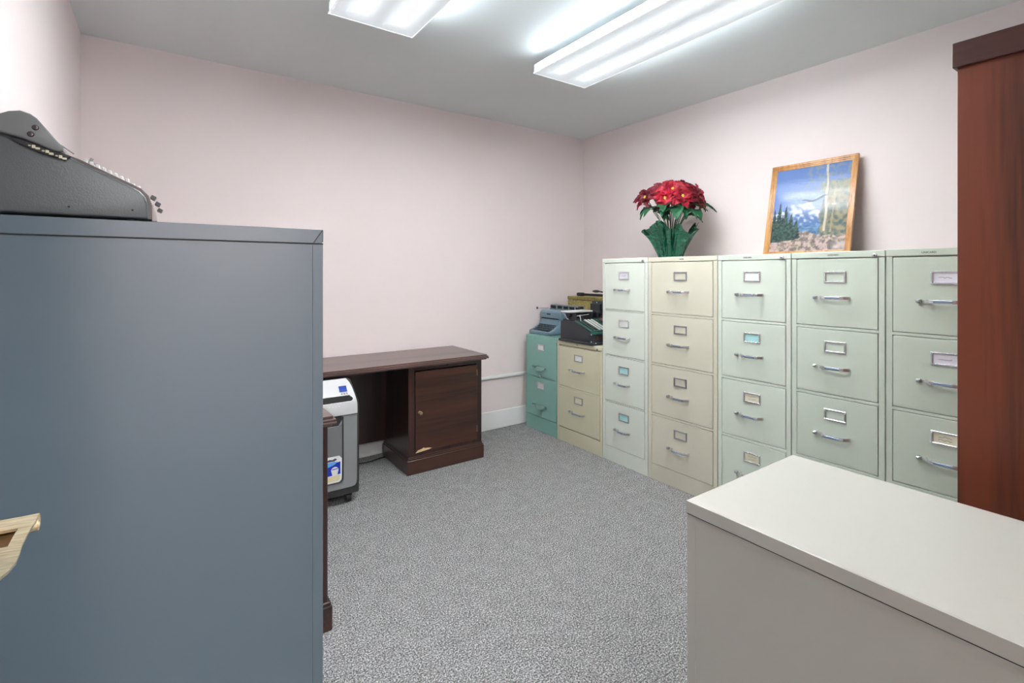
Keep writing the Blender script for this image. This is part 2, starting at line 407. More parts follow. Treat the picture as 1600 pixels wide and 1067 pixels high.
# brass lever: a broad ribbon whose far end curls over, with a slot in it
def unp(px, py, Y):
    l = (px - 800) / FPX; u = (426.396 - py) / FPX; s, c = math.sin(YAW), math.cos(YAW)
    d = (s + l * c, c - l * s, u); t = Y / d[1]
    return Vector((d[0] * t, Y, 1.2278 + d[2] * t))
edge = [unp(60.5, 803, .560), unp(57, 812, .553), unp(50, 822, .545), unp(42, 836, .535), unp(35, 850, .524), unp(31, 864, .512), unp(25, 878, .50), unp(14, 891, .487), unp(0, 902, .472), unp(-25, 918, .45)]
cols = [0.0, 0.003, 0.0080, 0.03, 0.052]
P = [[e + Vector((-c, -0.010 * c / 0.05 * 0, 0.0015 * math.sin(c * 60))) for c in cols] for e in edge]
lv = MB()
bm_ = bmesh.new(); V = [[bm_.verts.new(p) for p in row] for row in P]
for i in range(len(P) - 1):
    for j in range(len(cols) - 1):
        if i in (2, 3) and j >= 2: continue
        bm_.faces.new((V[i][j], V[i + 1][j], V[i + 1][j + 1], V[i][j + 1]))
bmesh.ops.recalc_face_normals(bm_, faces=bm_.faces[:]); bmesh.ops.solidify(bm_, geom=bm_.faces[:], thickness=0.0022); lv._merge(bm_)
# inner plate seen through the slot
lv2 = MB(); lv2.grid([[P[i][0] + Vector((-c, 0.0, -0.0045)) for c in (0.0065, 0.03, 0.051)] for i in range(1, 7)], 0.001)
# the curl
cc = edge[0] + Vector((0, 0.0005, -0.0075)); rg = []
for k in range(18):
    a = PI / 2 - k * 0.33; r = 0.0078 - k * 0.00016
    rg.append([Vector((cc.x - q, cc.y + math.cos(a) * r, cc.z + math.sin(a) * r)) for q in (0, 0.052)])
lv.grid(rg, 0.0008)
dpart(lv, 'door_handle', M['brass'])
M['brassdark'] = paint('tarnished_brass', lin(104, 78, 50), 0.4, 0.5, metal=0.6)
hh = [c for c in door.children if c.name.startswith('door_handle')][0]
dpart(lv2, 'inner_plate', M['brassdark'], True, hh)
dpart(MB().cyl((-0.172, 0.545, 1.0), (-0.164, 0.545, 1.0), 0.026, n=28, bev=0.002).cyl((-0.166, 0.545, 1.0), (-0.130, 0.545, 1.004), 0.009), 'rosette', M['brass'], True, hh)

# added corridor fill lamp, out of view, brightens the room from behind the camera
t = thing('ceiling_light', 'unseen square fill light added in the corridor behind the doorway', 'ceiling light', (0.5, -0.95, H - 0.06))
MB().box(-0.3, -0.3, 0.0, 0.3, 0.3, 0.02, 0.003).build('diffuser', emit('corridor_fill_emitter', (0.94, 0.98, 1.0), HALL_FILL), t)
MB().box(-0.31, -0.31, 0.018, 0.31, 0.31, 0.06, 0.003).build('housing', M['lampwhite'], t)

# ------------------------------------------------------------------ writing
def text_mesh(s, size, ext=0.0006):
    cu = bpy.data.curves.new('t', 'FONT'); cu.body = s; cu.size = size; cu.extrude = ext; cu.align_x = 'CENTER'; cu.align_y = 'CENTER'
    o = bpy.data.objects.new('t', cu); COL.objects.link(o)
    dg = bpy.context.evaluated_depsgraph_get(); me = bpy.data.meshes.new_from_object(o.evaluated_get(dg))
    bpy.data.objects.remove(o); bpy.data.curves.remove(cu); return me
def text_on(s, size, center, right, up, name, mat, parent, origin=(0, 0, 0)):
    me = text_mesh(s, size); b = MB(origin); b.bm.from_mesh(me); bpy.data.meshes.remove(me)
    r = Vector(right).normalized(); u = Vector(up).normalized(); n = r.cross(u)
    mt = Matrix((r, u, n)).transposed().to_4x4(); mt.translation = Vector(center)
    b.xform(mt); return b.build(name, mat, parent)

# ------------------------------------------------------------------ filing cabinets
def squiggle(b, x, yc, zc, wd, seed, lines=1):
    rr = random.Random(seed)
    for L in range(lines):
        pts = []; n = 14; zz = zc + (lines - 1) * 0.006 - L * 0.012
        for k in range(n): pts.append((x, yc + wd / 2 - wd * k / (n - 1), zz + rr.uniform(-.0035, .0035)))
        b.tube(pts, 0.0007, 4)

def drawer_front(t, w, z0, z1, mat, stile, zlab, zhan, card, seed, latch=True, bow=0.10, lab_w=0.086, lab_h=0.050, style='chrome', dark=False, off=0.0):
    ya, yb = stile, w - stile
    d = MB(); d.box(-0.0015, ya + 0.0022, z0 + 0.0026, 0.016, yb - 0.0022, z1 - 0.0028, 0.0018, 1)
    dr = d.build('drawer', mat, t)
    yc = w / 2
    fr = M['steel'] if dark else M['chrome']
    # label holder (a rim standing on the drawer)
    b = MB(); h_, w_ = lab_h / 2, lab_w / 2
    for (y0, y1, za, zb) in ((-w_, w_, h_ - 0.007, h_), (-w_, w_, -h_, -h_ + 0.007), (-w_, -w_ + 0.008, -h_ + .006, h_ - .006), (w_ - 0.008, w_, -h_ + .006, h_ - .006)):
        b.box(-0.006, yc + y0, zlab + za, -0.0005, yc + y1, zlab + zb, 0.0012)
    b.build('label_holder', fr, dr)
    if card:
        b = MB(); b.box(-0.0028, yc - w_ + .006, zlab - h_ + .005, -0.0018, yc + w_ - .006, zlab + h_ - .005)
        o = b.build('label_card', M[card], dr)
        if seed:
            b = MB(); squiggle(b, -0.0030, yc, zlab, 0.04, seed, 1 if seed % 2 else 2); b.build('handwriting', M['ink'], dr)
    # pull: bow handle on two feet
    hw = bow / 2 + 0.008
    if style == 'chrome':
        prof = [(-0.001, hw), (-0.012, hw), (-0.030, hw - 0.016), (-0.034, hw - 0.03), (-0.034, -hw + 0.03), (-0.030, -hw + 0.016), (-0.012, -hw), (-0.001, -hw),
                (-0.001, -hw + 0.006), (-0.010, -hw + 0.008), (-0.025, -hw + 0.021), (-0.0285, -hw + 0.034), (-0.0285, hw - 0.034), (-0.025, hw - 0.021), (-0.010, hw - 0.008), (-0.001, hw - 0.006)]
        b = MB(); b.prism(prof, lambda u, v: (u, yc + v, zhan - 0.0065), lambda u, v: (u, yc + v, zhan + 0.0065), 0.0012)
        b.build('handle', M['chrome'], dr)
        b = MB(); b.box(-0.0352, yc - hw + 0.030, zhan - 0.004, -0.0335, yc + hw - 0.030, zhan + 0.003, 0.0008)
        b.build('handle_insert', M['bluechrome'], dr)
        if latch:
            yl = yc + hw + 0.020
            b = MB(); b.box(-0.016, yl - 0.008, zhan - 0.0065, -0.001, yl + 0.008, zhan + 0.0065, 0.002); b.box(-0.020, yl - 0.004, zhan - 0.004, -0.015, yl + 0.006, zhan + 0.0045, 0.0015)
            b.build('thumb_latch', M['steel'], dr)
    else:       # old bin pull, painted, with side catch and hanging tab
        b = MB(); n = 10; P = []
        for i in range(n + 1):
            a = PI * i / n; y = yc - math.cos(a) * 0.058
            P.append([(-0.001 - 0.030 * math.sin(a) * s_, y, zhan + 0.012 - 0.030 * (1 - math.cos(s_ * PI / 2)) * math.sin(a) ** 0.6) for s_ in (0, .35, .7, 1)])
        b.grid(P, 0.003); b.box(-0.012, yc - 0.070, zhan - 0.008, -0.001, yc - 0.050, zhan + 0.012, 0.003)
        b.box(-0.006, yc - 0.06, zhan + 0.008, -0.001, yc + 0.06, zhan + 0.015, 0.002)
        b.build('handle', M['tealmetal'], dr, True)
        b = MB(); b.cyl((-0.001, yc + 0.082, zhan + 0.008), (-0.018, yc + 0.082, zhan + 0.008), 0.006, n=12); b.box(-0.013, yc + 0.055, zhan + 0.003, -0.008, yc + 0.082, zhan + 0.011, .001)
        b.build('side_catch', M['tealmetal'], dr, True)
        b = MB(); b.cyl((-0.001, yc - 0.005, zhan - 0.055), (-0.014, yc - 0.005, zhan - 0.055), 0.008, 0.006, n=12); b.box(-0.008, yc - 0.009, zhan - 0.078, -0.001, yc, zhan - 0.05, 0.001)
        b.build('drop_tab', M['chrome'], dr, True)
    return dr

def cabinet(loc, rz, w, depth, hgt, lines, mat, label, cards, stile=0.022, rail=0.011, base_z=0.095, lock=None, brand=None, cat='filing cabinet', group=None, zlo=0.082, zho=0.172, brand_size=0.012, **k):
    """local frame: front at x=0 looking along -x, y from 0 to w, x back to depth"""
    t = thing('filing_cabinet', label, cat, loc, rz, group)
    b = MB()
    b.box(0.020, 0.001, 0.004, depth, w - 0.001, hgt - 0.026, 0.002)              # shell
    b.box(0.0, 0.0005, 0.0, 0.022, stile, hgt - 0.028, 0.0012); b.box(0.0, w - stile, 0.0, 0.022, w - 0.0005, hgt - 0.028, 0.0012)
    b.box(0.0015, stile - .001, 0.0, 0.022, w - stile + .001, base_z, 0.0012)
    for z in lines[1:-1]: b.box(-0.001, stile - .001, z - rail / 2, 0.021, w - stile + .001, z + rail / 2, 0.001)
    b.build('body', M[mat], t)
    b = MB(); b.box(-0.0008, -0.0002, hgt - 0.0275, depth + 0.001, w + 0.0002, hgt, 0.0025, 2); b.build('top', M[mat], t)
    for i in range(len(lines) - 1):
        zt, zb = lines[i], lines[i + 1]
        if i > 0: zt -= rail / 2
        if i < len(lines) - 2: zb += rail / 2
        card = cards[i] if i < len(cards) else None
        c, sd = (card if isinstance(card, tuple) else (card, 0))
        drawer_front(t, w, zb, zt, M[mat], stile, lines[i] - zlo, lines[i] - zho, c, sd, **k)
    if lock is not None:
        b = MB(); b.cyl((0.0, lock, hgt - 0.020), (-0.007, lock, hgt - 0.020), 0.0095, 0.0085, n=20, bev=0.001); o = b.build('lock', M['chrome'], t, True)
        MB().cyl((-0.006, lock, hgt - 0.020), (-0.0078, lock, hgt - 0.020), 0.0025, n=10).build('keyway', M['darkslot'], o)
    if brand: text_on(brand[0], brand_size, (-0.0012, brand[1], hgt - 0.015), (0, -1, 0), (0, 0, 1), 'nameplate', M['darkslot'], t)
    return t

XC = 2.388
L4 = [1.2915, 0.9865, 0.689, 0.3905, 0.094]
DEP = X1 - 0.022 - XC
E_ = 0.0015
edges = [3.2037, 2.8187, 2.3533, 1.9752, 1.5161, 1.1411, 0.7737, 0.3977]
def at_row(i): return (XC, edges[i + 1] + E_, 0), edges[i] - edges[i + 1] - 2 * E_
p, w_ = at_row(2)
cabinet(p, 0, w_, DEP, 1.3205, L4, 'mint_pale', 'pale mint four-drawer filing cabinet, narrow, beside the two low cabinets', [('cardv', 3), None and 0 or 'card', 'cardb', 'cardb'], rail=0.006, lock=0.035, latch=True, bow=0.086)
p, w_ = at_row(3)
cabinet(p, 0, w_, DEP, 1.320, L4, 'cream', 'tall cream four-drawer filing cabinet under the potted poinsettia', [None, None, None, None], stile=0.024, brand=('HON', 0.22), dark=True)
p, w_ = at_row(4)
cabinet(p, 0, w_, DEP, 1.3195, L4, 'mint', 'pale mint four-drawer cabinet directly right of the tall cream one', ['card', 'cardb', ('cardy', 6), ('cardy', 8)], lock=0.04, brand=('UNICARD', 0.21), brand_size=0.010)
p, w_ = at_row(5)
cabinet(p, 0, w_, DEP, 1.3205, L4, 'mint2', 'sage green four-drawer cabinet with empty label holders, below the framed picture', [None, None, None, None], lock=0.035, brand=('UNICARD', 0.19), brand_size=0.010)
p, w_ = at_row(6)
cabinet(p, 0, w_, DEP, 1.3215, L4, 'mint3', 'sage green four-drawer filing cabinet partly hidden by the tall wooden cupboard', [('cardv', 5), ('cardv', 7), ('cardy', 4), ('cardy', 8)], brand=('UNICARD', 0.235), brand_size=0.010)
p, w_ = at_row(1)
cabinet(p, 0, w_, DEP, 0.732, [0.697, 0.3985, 0.104], 'cream2', 'low cream two-drawer filing cabinet between teal and tall mint cabinets', ['card', 'cardy'], stile=0.02, lock=0.045, brand=('HON', 0.245), brand_size=0.008, base_z=0.10, zlo=0.072, zho=0.163, dark=True, bow=0.115)
p, w_ = at_row(0)
cabinet(p, 0, w_, DEP, 0.735, [0.713, 0.418, 0.111], 'teal', 'low teal green two-drawer filing cabinet standing in the room corner', ['card', 'card'], stile=0.006, rail=0.003, base_z=0.109, zlo=0.062, zho=0.222, style='bin')

# grey cabinet in the left foreground, drawers facing right (+x)
GX, GY, GW = 0.279, 1.0997, 0.381
tg = cabinet((GX, GY + GW, 0), PI, GW, GX - X0 - 0.004, 1.32, L4, 'greycab', 'large blue-grey steel filing cabinet filling the left foreground, side turned to the camera', ['card'] * 4, lock=0.04)
b = MB()      # mitred seam of the top band, side edge towards the camera
Lx = GX - X0 - 0.004
b.box(0.004, GW - 0.0012, 1.2905, Lx, GW + 0.0022, 1.3195, 0.0006)
b.build('top_band', M['greycab'], tg)
b = MB(); b.tube([(0.0015, GW + 0.0022, 1.3190), (0.020, GW + 0.0022, 1.2912)], 0.0007, 4); b.box(0.0, GW + 0.0004, 1.2885, Lx, GW + 0.0012, 1.2905); b.build('seam', M['darkslot'], tg)

# putty two-drawer cabinet in the right foreground, drawers facing the back wall (+y)
BX0, BX1, BY = 0.9563, 1.4378, 0.6824
tb = cabinet((BX0, BY, 0), -PI / 2, BX1 - BX0, BY - Y0 - 0.03, 0.721, [0.692, 0.395, 0.10], 'beige', 'glossy putty-coloured two-drawer filing cabinet in the right foreground', ['card', 'card'], lock=0.04)
Ly = BY - Y0 - 0.03
b = MB(); b.box(0.0, -0.0022, 0.6935, Ly, 0.001, 0.7208, 0.0006); b.build('top_band', M['beige'], tb)
b = MB(); b.box(0.0, -0.0008, 0.6915, Ly, 0.001, 0.6935); b.build('seam', M['darkslot'], tb)

# ------------------------------------------------------------------ tall wooden cupboard at the right edge
t = thing('cupboard', 'tall reddish mahogany cupboard at the right edge of the photo', 'cupboard', (1.70, -0.095, 0))
CX0, CX1, CY0, CY1, CZ = 1.697, 2.37, -0.09, 0.392, 1.826
o_ = (1.70, -0.095, 0)
MB(o_).box(CX0, CY0, 0.0, CX0 + 0.018, CY1, 1.79, 0.0008).build('side_panel', M['mahogany'], t)
MB(o_).box(CX1 - 0.018, CY0, 0.0, CX1, CY1, 1.79, 0.0008).build('side_panel', M['mahogany'], t)
MB(o_).box(CX0 + 0.017, CY0 + 0.002, 0.06, CX1 - 0.017, CY0 + 0.012, 1.79).build('back_panel', M['mahogany'], t)
MB(o_).box(CX0 - 0.012, CY0 - 0.003, 1.762, CX1 + 0.012, CY1 + 0.008, CZ, 0.0015).build('top', M['mahcap'], t)
MB(o_).box(CX0 + 0.017, CY0 + 0.012, 0.0, CX1 - 0.017, CY1 - 0.03, 0.07).build('plinth', M['mahogany'], t)
for (xa, xb, xk) in ((CX0 + 0.020, (CX0 + CX1) / 2 - 0.0015, (CX0 + CX1) / 2 - 0.04), ((CX0 + CX1) / 2 + 0.0015, CX1 - 0.020, (CX0 + CX1) / 2 + 0.04)):
    d = MB(o_).box(xa, CY1 - 0.022, 0.075, xb, CY1 - 0.002, 1.758, 0.001).build('door', M['mahogany'], t)
    MB(o_).cyl((xk, CY1 - 0.003, 1.0), (xk, CY1 + 0.001, 1.0), 0.007).build('knob', M['chrome'], d)

# ------------------------------------------------------------------ dark walnut credenza against the back wall
o_ = (0.85, 3.0, 0)
t = thing('credenza', 'dark walnut kneehole credenza with one cupboard door along the back wall', 'desk', o_)
def ogee_top(x0, y0, x1, y1, zt, th=0.034, mat='walnuttop'):
    b = MB(o_)
    b.box(x0 + 0.010, y0 + 0.010, zt - 0.010, x1 - 0.010, y1, zt, 0.002, 2)
    b.box(x0 + 0.002, y0 + 0.002, zt - 0.020, x1 - 0.002, y1, zt - 0.009, 0.003, 2)
    b.box(x0, y0, zt - 0.026, x1, y1, zt - 0.018, 0.003, 2)
    b.box(x0 + 0.012, y0 + 0.012, zt - th, x1 - 0.012, y1, zt - 0.024, 0.003, 2)
    return b
ogee_top(-0.05, 2.772, 1.762, 3.262, 0.690).build('top', M['walnuttop'], t)
def pedestal(xa, xb, doorside):
    b = MB(o_)
    ya, yb = 2.825, 3.225
    b.box(xa, ya + 0.02, 0.06, xa + 0.02, yb, 0.658); b.box(xb - 0.02, ya + 0.02, 0.06, xb, yb, 0.658)
    b.box(xa + .018, yb - 0.02, 0.06, xb - .018, yb, 0.658)
    b.box(xa + .018, ya + 0.02, 0.10, xb - .018, yb - .01, 0.118)
    # face frame
    b.box(xa, ya, 0.10, xa + 0.042, ya + 0.022, 0.658, 0.001); b.box(xb - 0.042, ya, 0.10, xb, ya + 0.022, 0.658, 0.001)
    b.box(xa + 0.041, ya, 0.628, xb - 0.041, ya + 0.022, 0.658, 0.001); b.box(xa + 0.041, ya, 0.10, xb - 0.041, ya + 0.022, 0.135, 0.001)
    b.build('pedestal', M['walnutz_shaded'], t)
    b = MB(o_); b.box(xa - 0.010, ya - 0.012, 0.0, xb + 0.012, yb, 0.085, 0.002); b.box(xa - 0.006, ya - 0.008, 0.084, xb + 0.008, yb, 0.096, 0.003, 2)
    b.box(xa - 0.002, ya - 0.004, 0.095, xb + 0.004, yb, 0.106, 0.003, 2)
    b.build('plinth', M['walnut'], t)
    b = MB(o_); b.box(xa + 0.042, ya - 0.010, 0.130, xb - 0.040, ya + 0.010, 0.622, 0.003, 2); d = b.build('door', M['walnutdoor'], t)
    xk = xa + 0.068 if doorside else xb - 0.068
    MB(o_).lathe([(0.011, 0), (0.011, 0.002), (0.005, 0.004), (0.005, 0.012), (0.011, 0.016), (0.012, 0.021), (0.009, 0.025), (0.0, 0.026)], (xk, ya - 0.009, 0.372), (0, -1, 0), 20).build('knob', M['brassworn'], d, True)
    for zz in (0.57, 0.20):
        MB(o_).cyl((xb - 0.040, ya - 0.006, zz - 0.02), (xb - 0.040, ya - 0.006, zz + 0.02), 0.003, n=8).build('hinge', M['brassworn'], d)
    if doorside:
        pts = [(0, 0), (0.012, 0.013), (0.030, 0.017), (0.045, 0.020), (0.052, 0.026), (0.060, 0.020), (0.085, 0.018), (0.108, 0.013), (0.09, 0.008), (0.04, 0.003)]
        MB(o_).prism(pts, lambda u, v: (xa + 0.043 + u, ya - 0.0112, 0.1275 + v), lambda u, v: (xa + 0.043 + u, ya - 0.006, 0.1275 + v)).build('chip', M['raw'], d)
        MB(o_).cyl((xa + 0.262, ya + 0.002, 0.646), (xa + 0.262, ya - 0.0015, 0.646), 0.007, n=16).build('keyhole', M['darkslot'], t)
pedestal(1.216, 1.735, True)
pedestal(-0.03, 0.47, False)
MB(o_).box(0.469, 3.19, 0.118, 1.217, 3.208, 0.658, 0.001).build('modesty_panel', M['walnutz_shaded'], t)
# cord on the carpet under the panel
pts = [(0.90 + 0.035 * k, 3.175 + 0.012 * math.sin(k * 0.9), 0.0045) for k in range(10)]
c = MB((1.05, 3.18, 0)).tube(pts, 0.004, 8).build('power_cord', M['cordm'], None, True); c['label'] = 'black power cord on carpet beneath the credenza kneehole'; c['category'] = 'cord'

# ------------------------------------------------------------------ second desk against the left wall, behind the grey cabinet
o_ = (0.06, 2.2, 0)
t = thing('desk', 'dark walnut desk mostly hidden behind the blue-grey cabinet', 'desk', o_)
DXR, DY0, DY1 = 0.487, 1.738, 2.735
b = MB(o_)
b.box(X0 + 0.02, DY0 + 0.010, 0.727, DXR - 0.010, DY1, 0.737, 0.002, 2); b.box(X0 + 0.02, DY0 + 0.002, 0.717, DXR - 0.002, DY1, 0.728, 0.003, 2)
b.box(X0 + 0.02, DY0, 0.710, DXR, DY1, 0.719, 0.003, 2); b.box(X0 + 0.02, DY0 + 0.012, 0.700, DXR - 0.012, DY1, 0.712, 0.003)
b.build('top', M['walnuttop'], t)
MB(o_).box(X0 + 0.03, DY0 + 0.022, 0.08, 0.462, DY0 + 0.42, 0.702, 0.002).build('pedestal', M['walnutz_shaded'], t)
MB(o_).box(X0 + 0.03, DY1 - 0.42, 0.08, 0.462, DY1 - 0.022, 0.702, 0.002).build('pedestal', M['walnutz_shaded'], t)
MB(o_).box(X0 + 0.05, DY0 + 0.41, 0.12, X0 + 0.07, DY1 - 0.41, 0.702).build('modesty_panel', M['walnutz_shaded'], t)
for (ya, yb) in ((DY0 + 0.012, DY0 + 0.43), (DY1 - 0.43, DY1 - 0.012)):
    b = MB(o_); b.box(X0 + 0.025, ya, 0.0, 0.476, yb, 0.085, 0.003); b.box(X0 + 0.025, ya + .003, 0.084, 0.472, yb - .003, 0.098, 0.004, 2); b.build('plinth', M['walnuty'], t)
    for (za, zb) in ((0.12, 0.28), (0.29, 0.48), (0.49, 0.69)):
        d = MB(o_).box(0.4615, ya + 0.03, za, 0.466, yb - 0.03, zb, 0.0015).build('drawer', M['walnutdoor'], t)
        MB(o_).cyl((0.4655, (ya + yb) / 2, (za + zb) / 2), (0.471, (ya + yb) / 2, (za + zb) / 2), 0.008, n=14).build('knob', M['brassworn'], d)

# ------------------------------------------------------------------ paper shredder in the kneehole
SX0, SX1, SY, SYB = 0.492, 0.863, 2.655, 3.00
o_ = ((SX0 + SX1) / 2, (SY + SYB) / 2, 0)
t = thing('paper_shredder', 'silver and grey office paper shredder on castors in the credenza kneehole', 'paper shredder', o_)
# body: profile in (y,z), dark grey shell
prof = [(SY, 0.055), (SY, 0.515), (SY + 0.004, 0.55), (SY + 0.085, 0.640), (SY + 0.10, 0.647), (SYB, 0.647), (SYB, 0.055)]
def shell(b, x0, x1, pr, bev=0.006): b.prism(pr, lambda u, v: (x0, u, v), lambda u, v: (x1, u, v), bev); return b
b = MB(o_); bm_ = bmesh.new()
# shell narrows at the head
ring = [[], []]
xs = lambda z, sgn: (0.5 * (SX0 + SX1) + sgn * ((SX1 - SX0) / 2 - max(0, (z - 0.53)) * 0.17))
a = [bm_.verts.new((xs(v, -1), u, v)) for u, v in prof]; c_ = [bm_.verts.new((xs(v, 1), u, v)) for u, v in prof]
bm_.faces.new(a); bm_.faces.new(c_[::-1])
for i in range(len(prof)):
    j = (i + 1) % len(prof); bm_.faces.new((a[i], c_[i], c_[j], a[j]))
bmesh.ops.recalc_face_normals(bm_, faces=bm_.faces[:])
bmesh.ops.bevel(bm_, geom=[e for e in bm_.edges if any(len(f.verts) == len(prof) for f in e.link_faces)], offset=0.012, segments=3, affect='EDGES', profile=0.5)
b._merge(bm_); b.build('body', M['blkgrain'], t, True)
# sloped silver control head laid on the front
def head_pt(x, s, off=0.0):
    """s runs down the front: 0 at the top edge of the slope to 1 at the bottom of the head"""
    path = [(SY + 0.088, 0.648), (SY + 0.045, 0.602), (SY + 0.012, 0.563), (SY - 0.001, 0.538), (SY - 0.004, 0.51), (SY - 0.004, 0.478)]
    q = s * (len(path) - 1); i = min(int(q), len(path) - 2); f = q - i
    y = path[i][0] * (1 - f) + path[i + 1][0] * f; z = path[i][1] * (1 - f) + path[i + 1][1] * f
    return Vector((x, y - off * 0.75, z + off * 0.65))
rows = []
for k in range(13):
    s_ = k / 12; z = head_pt(0, s_).z; mg = 0.016; xl, xr = xs(z, -1) + mg, xs(z, 1) - mg
    rr = 0.014 if k == 0 else (0.004 if k == 1 else 0)
    rows.append([head_pt(xl + rr + (xr - xl - 2 * rr) * j / 8, s_, 0.004) for j in range(9)])
MB(o_).grid(rows, 0.005).build('control_head', M['whitepl'], t, True)
ch = [c for c in t.children if c.name.startswith('control_head')][0]
def on_head(xa, xb, sa, sb, off, th, name, mat, parent, n=4, rnd=0):
    rows = [[head_pt(xa + (xb - xa) * j / 2, sa + (sb - sa) * i / n, off) for j in range(3)] for i in range(n + 1)]
    return MB(o_).grid(rows, th).build(name, mat, parent)
on_head(0.764, 0.804, 0.15, 0.275, 0.0110, 0.002, 'display', M['lcd'], ch)
for k in range(3): on_head(0.769 + 0.0135 * k, 0.777 + 0.0135 * k, 0.305, 0.338, 0.0110, 0.0012, 'button', M['grepl'], ch, 1)
# feed slot: a dark rounded trough
slot = []
for i in range(9):
    a = PI * i / 8; slot.append([head_pt(x, 0.47 + 0.10 * math.cos(PI - a), 0.0105) for x in (SX0 + 0.045, 0.812)])
MB(o_).grid(slot, 0.001).cyl(head_pt(0.812, 0.47, 0.003), head_pt(0.812, 0.47, 0.0118), 0.0145, n=20).build('paper_slot', M['darkslot'], t)
b = MB(o_)
pp = [head_pt(SX0 + 0.045, 0.585, 0.0105), head_pt(0.812, 0.585, 0.0105)] + [head_pt(0.812 + 0.0155 * math.sin(PI * k / 8), 0.585 - 0.23 * k / 8, 0.0105) for k in range(1, 8)] + [head_pt(0.812, 0.355, 0.0105), head_pt(SX0 + 0.045, 0.355, 0.0105)]
b.tube(pp, 0.0024, 6).build('slot_rim', M['silver'], t, True)
for k in range(4): on_head(0.70 + 0.016 * k, 0.707 + 0.016 * k, 0.69, 0.72, 0.0105, 0.0008, 'indicator', M['silver'], ch, 1)
# lower front: grey door with handle notch and window
b = MB(o_)
xr = SX1 - 0.015; xl = SX0 + 0.015
pr = [(xl + 0.012, 0.092), (xr - 0.03, 0.092), (xr - 0.012, 0.096), (xr - 0.003, 0.108), (xr, 0.125), (xr, 0.476), (0.768, 0.476), (0.768, 0.455), (0.750, 0.425), (xl + 0.10, 0.425), (xl + 0.08, 0.455), (xl + 0.08, 0.476), (xl, 0.476), (xl, 0.11)]
b.prism(pr, lambda u, v: (u, SY - 0.006, v), lambda u, v: (u, SY + 0.002, v), 0.0015); bd = b.build('bin_door', M['grepl'], t)
# window frame line and pane
b = MB(o_)
fr = [(0.772, 0.472), (0.772, 0.150)] + [(0.752 + 0.020 * math.cos(-a), 0.150 + 0.020 * math.sin(-a)) for a in (0.4, 0.8, 1.2, 1.57)] + [(xl + 0.09, 0.130), (xl + 0.075, 0.150), (xl + 0.075, 0.46)]
for q in range(len(fr) - 1):
    (x_, z_), (x2, z2) = fr[q], fr[q + 1]
    b.tube([(x_, SY - 0.0065, z_), (x2, SY - 0.0065, z2)], 0.0040 if q < 6 else 0.002, 6)
b.build('window_frame', M['blkgrain'], bd, True)
MB(o_).prism([(xl + 0.08, 0.133), (0.752, 0.133), (0.764, 0.141), (0.768, 0.158), (0.768, 0.44), (0.752, 0.424), (xl + 0.08, 0.424)], lambda u, v: (u, SY - 0.0075, v), lambda u, v: (u, SY - 0.0055, v)).build('window_pane', M['greybin'], bd)
# oil-bottle sticker: white outline, blue label, pale yellow foot
y_ = SY - 0.0082
MB(o_).prism([(0.62, 0.168), (0.724, 0.168), (0.736, 0.178), (0.738, 0.20), (0.738, 0.290), (0.725, 0.305), (0.62, 0.305)], lambda u, v: (u + .028, y_, v - .034), lambda u, v: (u + .028, y_ + .001, v - .034)).build('sticker', M['card'], bd)
st_ = [c for c in bd.children if c.name.startswith('sticker')][0]
def flat(pts, mat, name, dy): MB(o_).prism(pts, lambda u, v: (u + .028, SY - dy, v - .034 + (0.012 if v > .21 else 0)), lambda u, v: (u + .028, SY - dy + .0006, v - .034 + (0.012 if v > .21 else 0))).build(name, M[mat], bd)
flat([(0.62, 0.205), (0.731, 0.210), (0.731, 0.262), (0.62, 0.248)], 'bluelab', 'sticker_label', 0.0088)
flat([(0.62, 0.248), (0.66, 0.240), (0.700, 0.250), (0.715, 0.262), (0.70, 0.266), (0.62, 0.262)], 'blueL2', 'sticker_swoosh', 0.0092)
flat([(0.62, 0.176), (0.722, 0.176), (0.728, 0.184), (0.729, 0.205), (0.62, 0.200)], 'oil', 'sticker_foot', 0.0088)
flat([(0.702 + 0.019 * math.cos(a * PI / 8), 0.222 + 0.017 * math.sin(a * PI / 8)) for a in range(16)], 'card', 'sticker_badge', 0.0096)
flat([(0.688, 0.224), (0.717, 0.227), (0.717, 0.231), (0.688, 0.228)], 'bluelab', 'sticker_line', 0.0100)
flat([(0.66, 0.275), (0.675, 0.281), (0.690, 0.277), (0.703, 0.283), (0.714, 0.276), (0.70, 0.268), (0.668, 0.268)], 'ink', 'sticker_picture', 0.0088)
for (x, y) in ((SX0 + 0.05, SY + 0.04), (SX1 - 0.05, SY + 0.04), (SX0 + 0.05, SYB - 0.04), (SX1 - 0.05, SYB - 0.04)):
    b = MB(o_); b.cyl((x - 0.014, y, 0.024), (x + 0.014, y, 0.024), 0.024, n=20, bev=0.003); b.box(x - 0.02, y - 0.012, 0.024, x + 0.02, y + 0.016, 0.058, 0.003)
    b.build('castor', M['black'], t, True)

# ------------------------------------------------------------------ adding machine on the grey cabinet (side view)
MY0, MY1 = 1.125, 1.425
o_ = (-0.17, 1.27, 1.3205)
Z0 = 1.3206
t = thing('adding_machine', 'grey adding machine with sloping keyboard on the blue-grey cabinet', 'adding machine', o_)
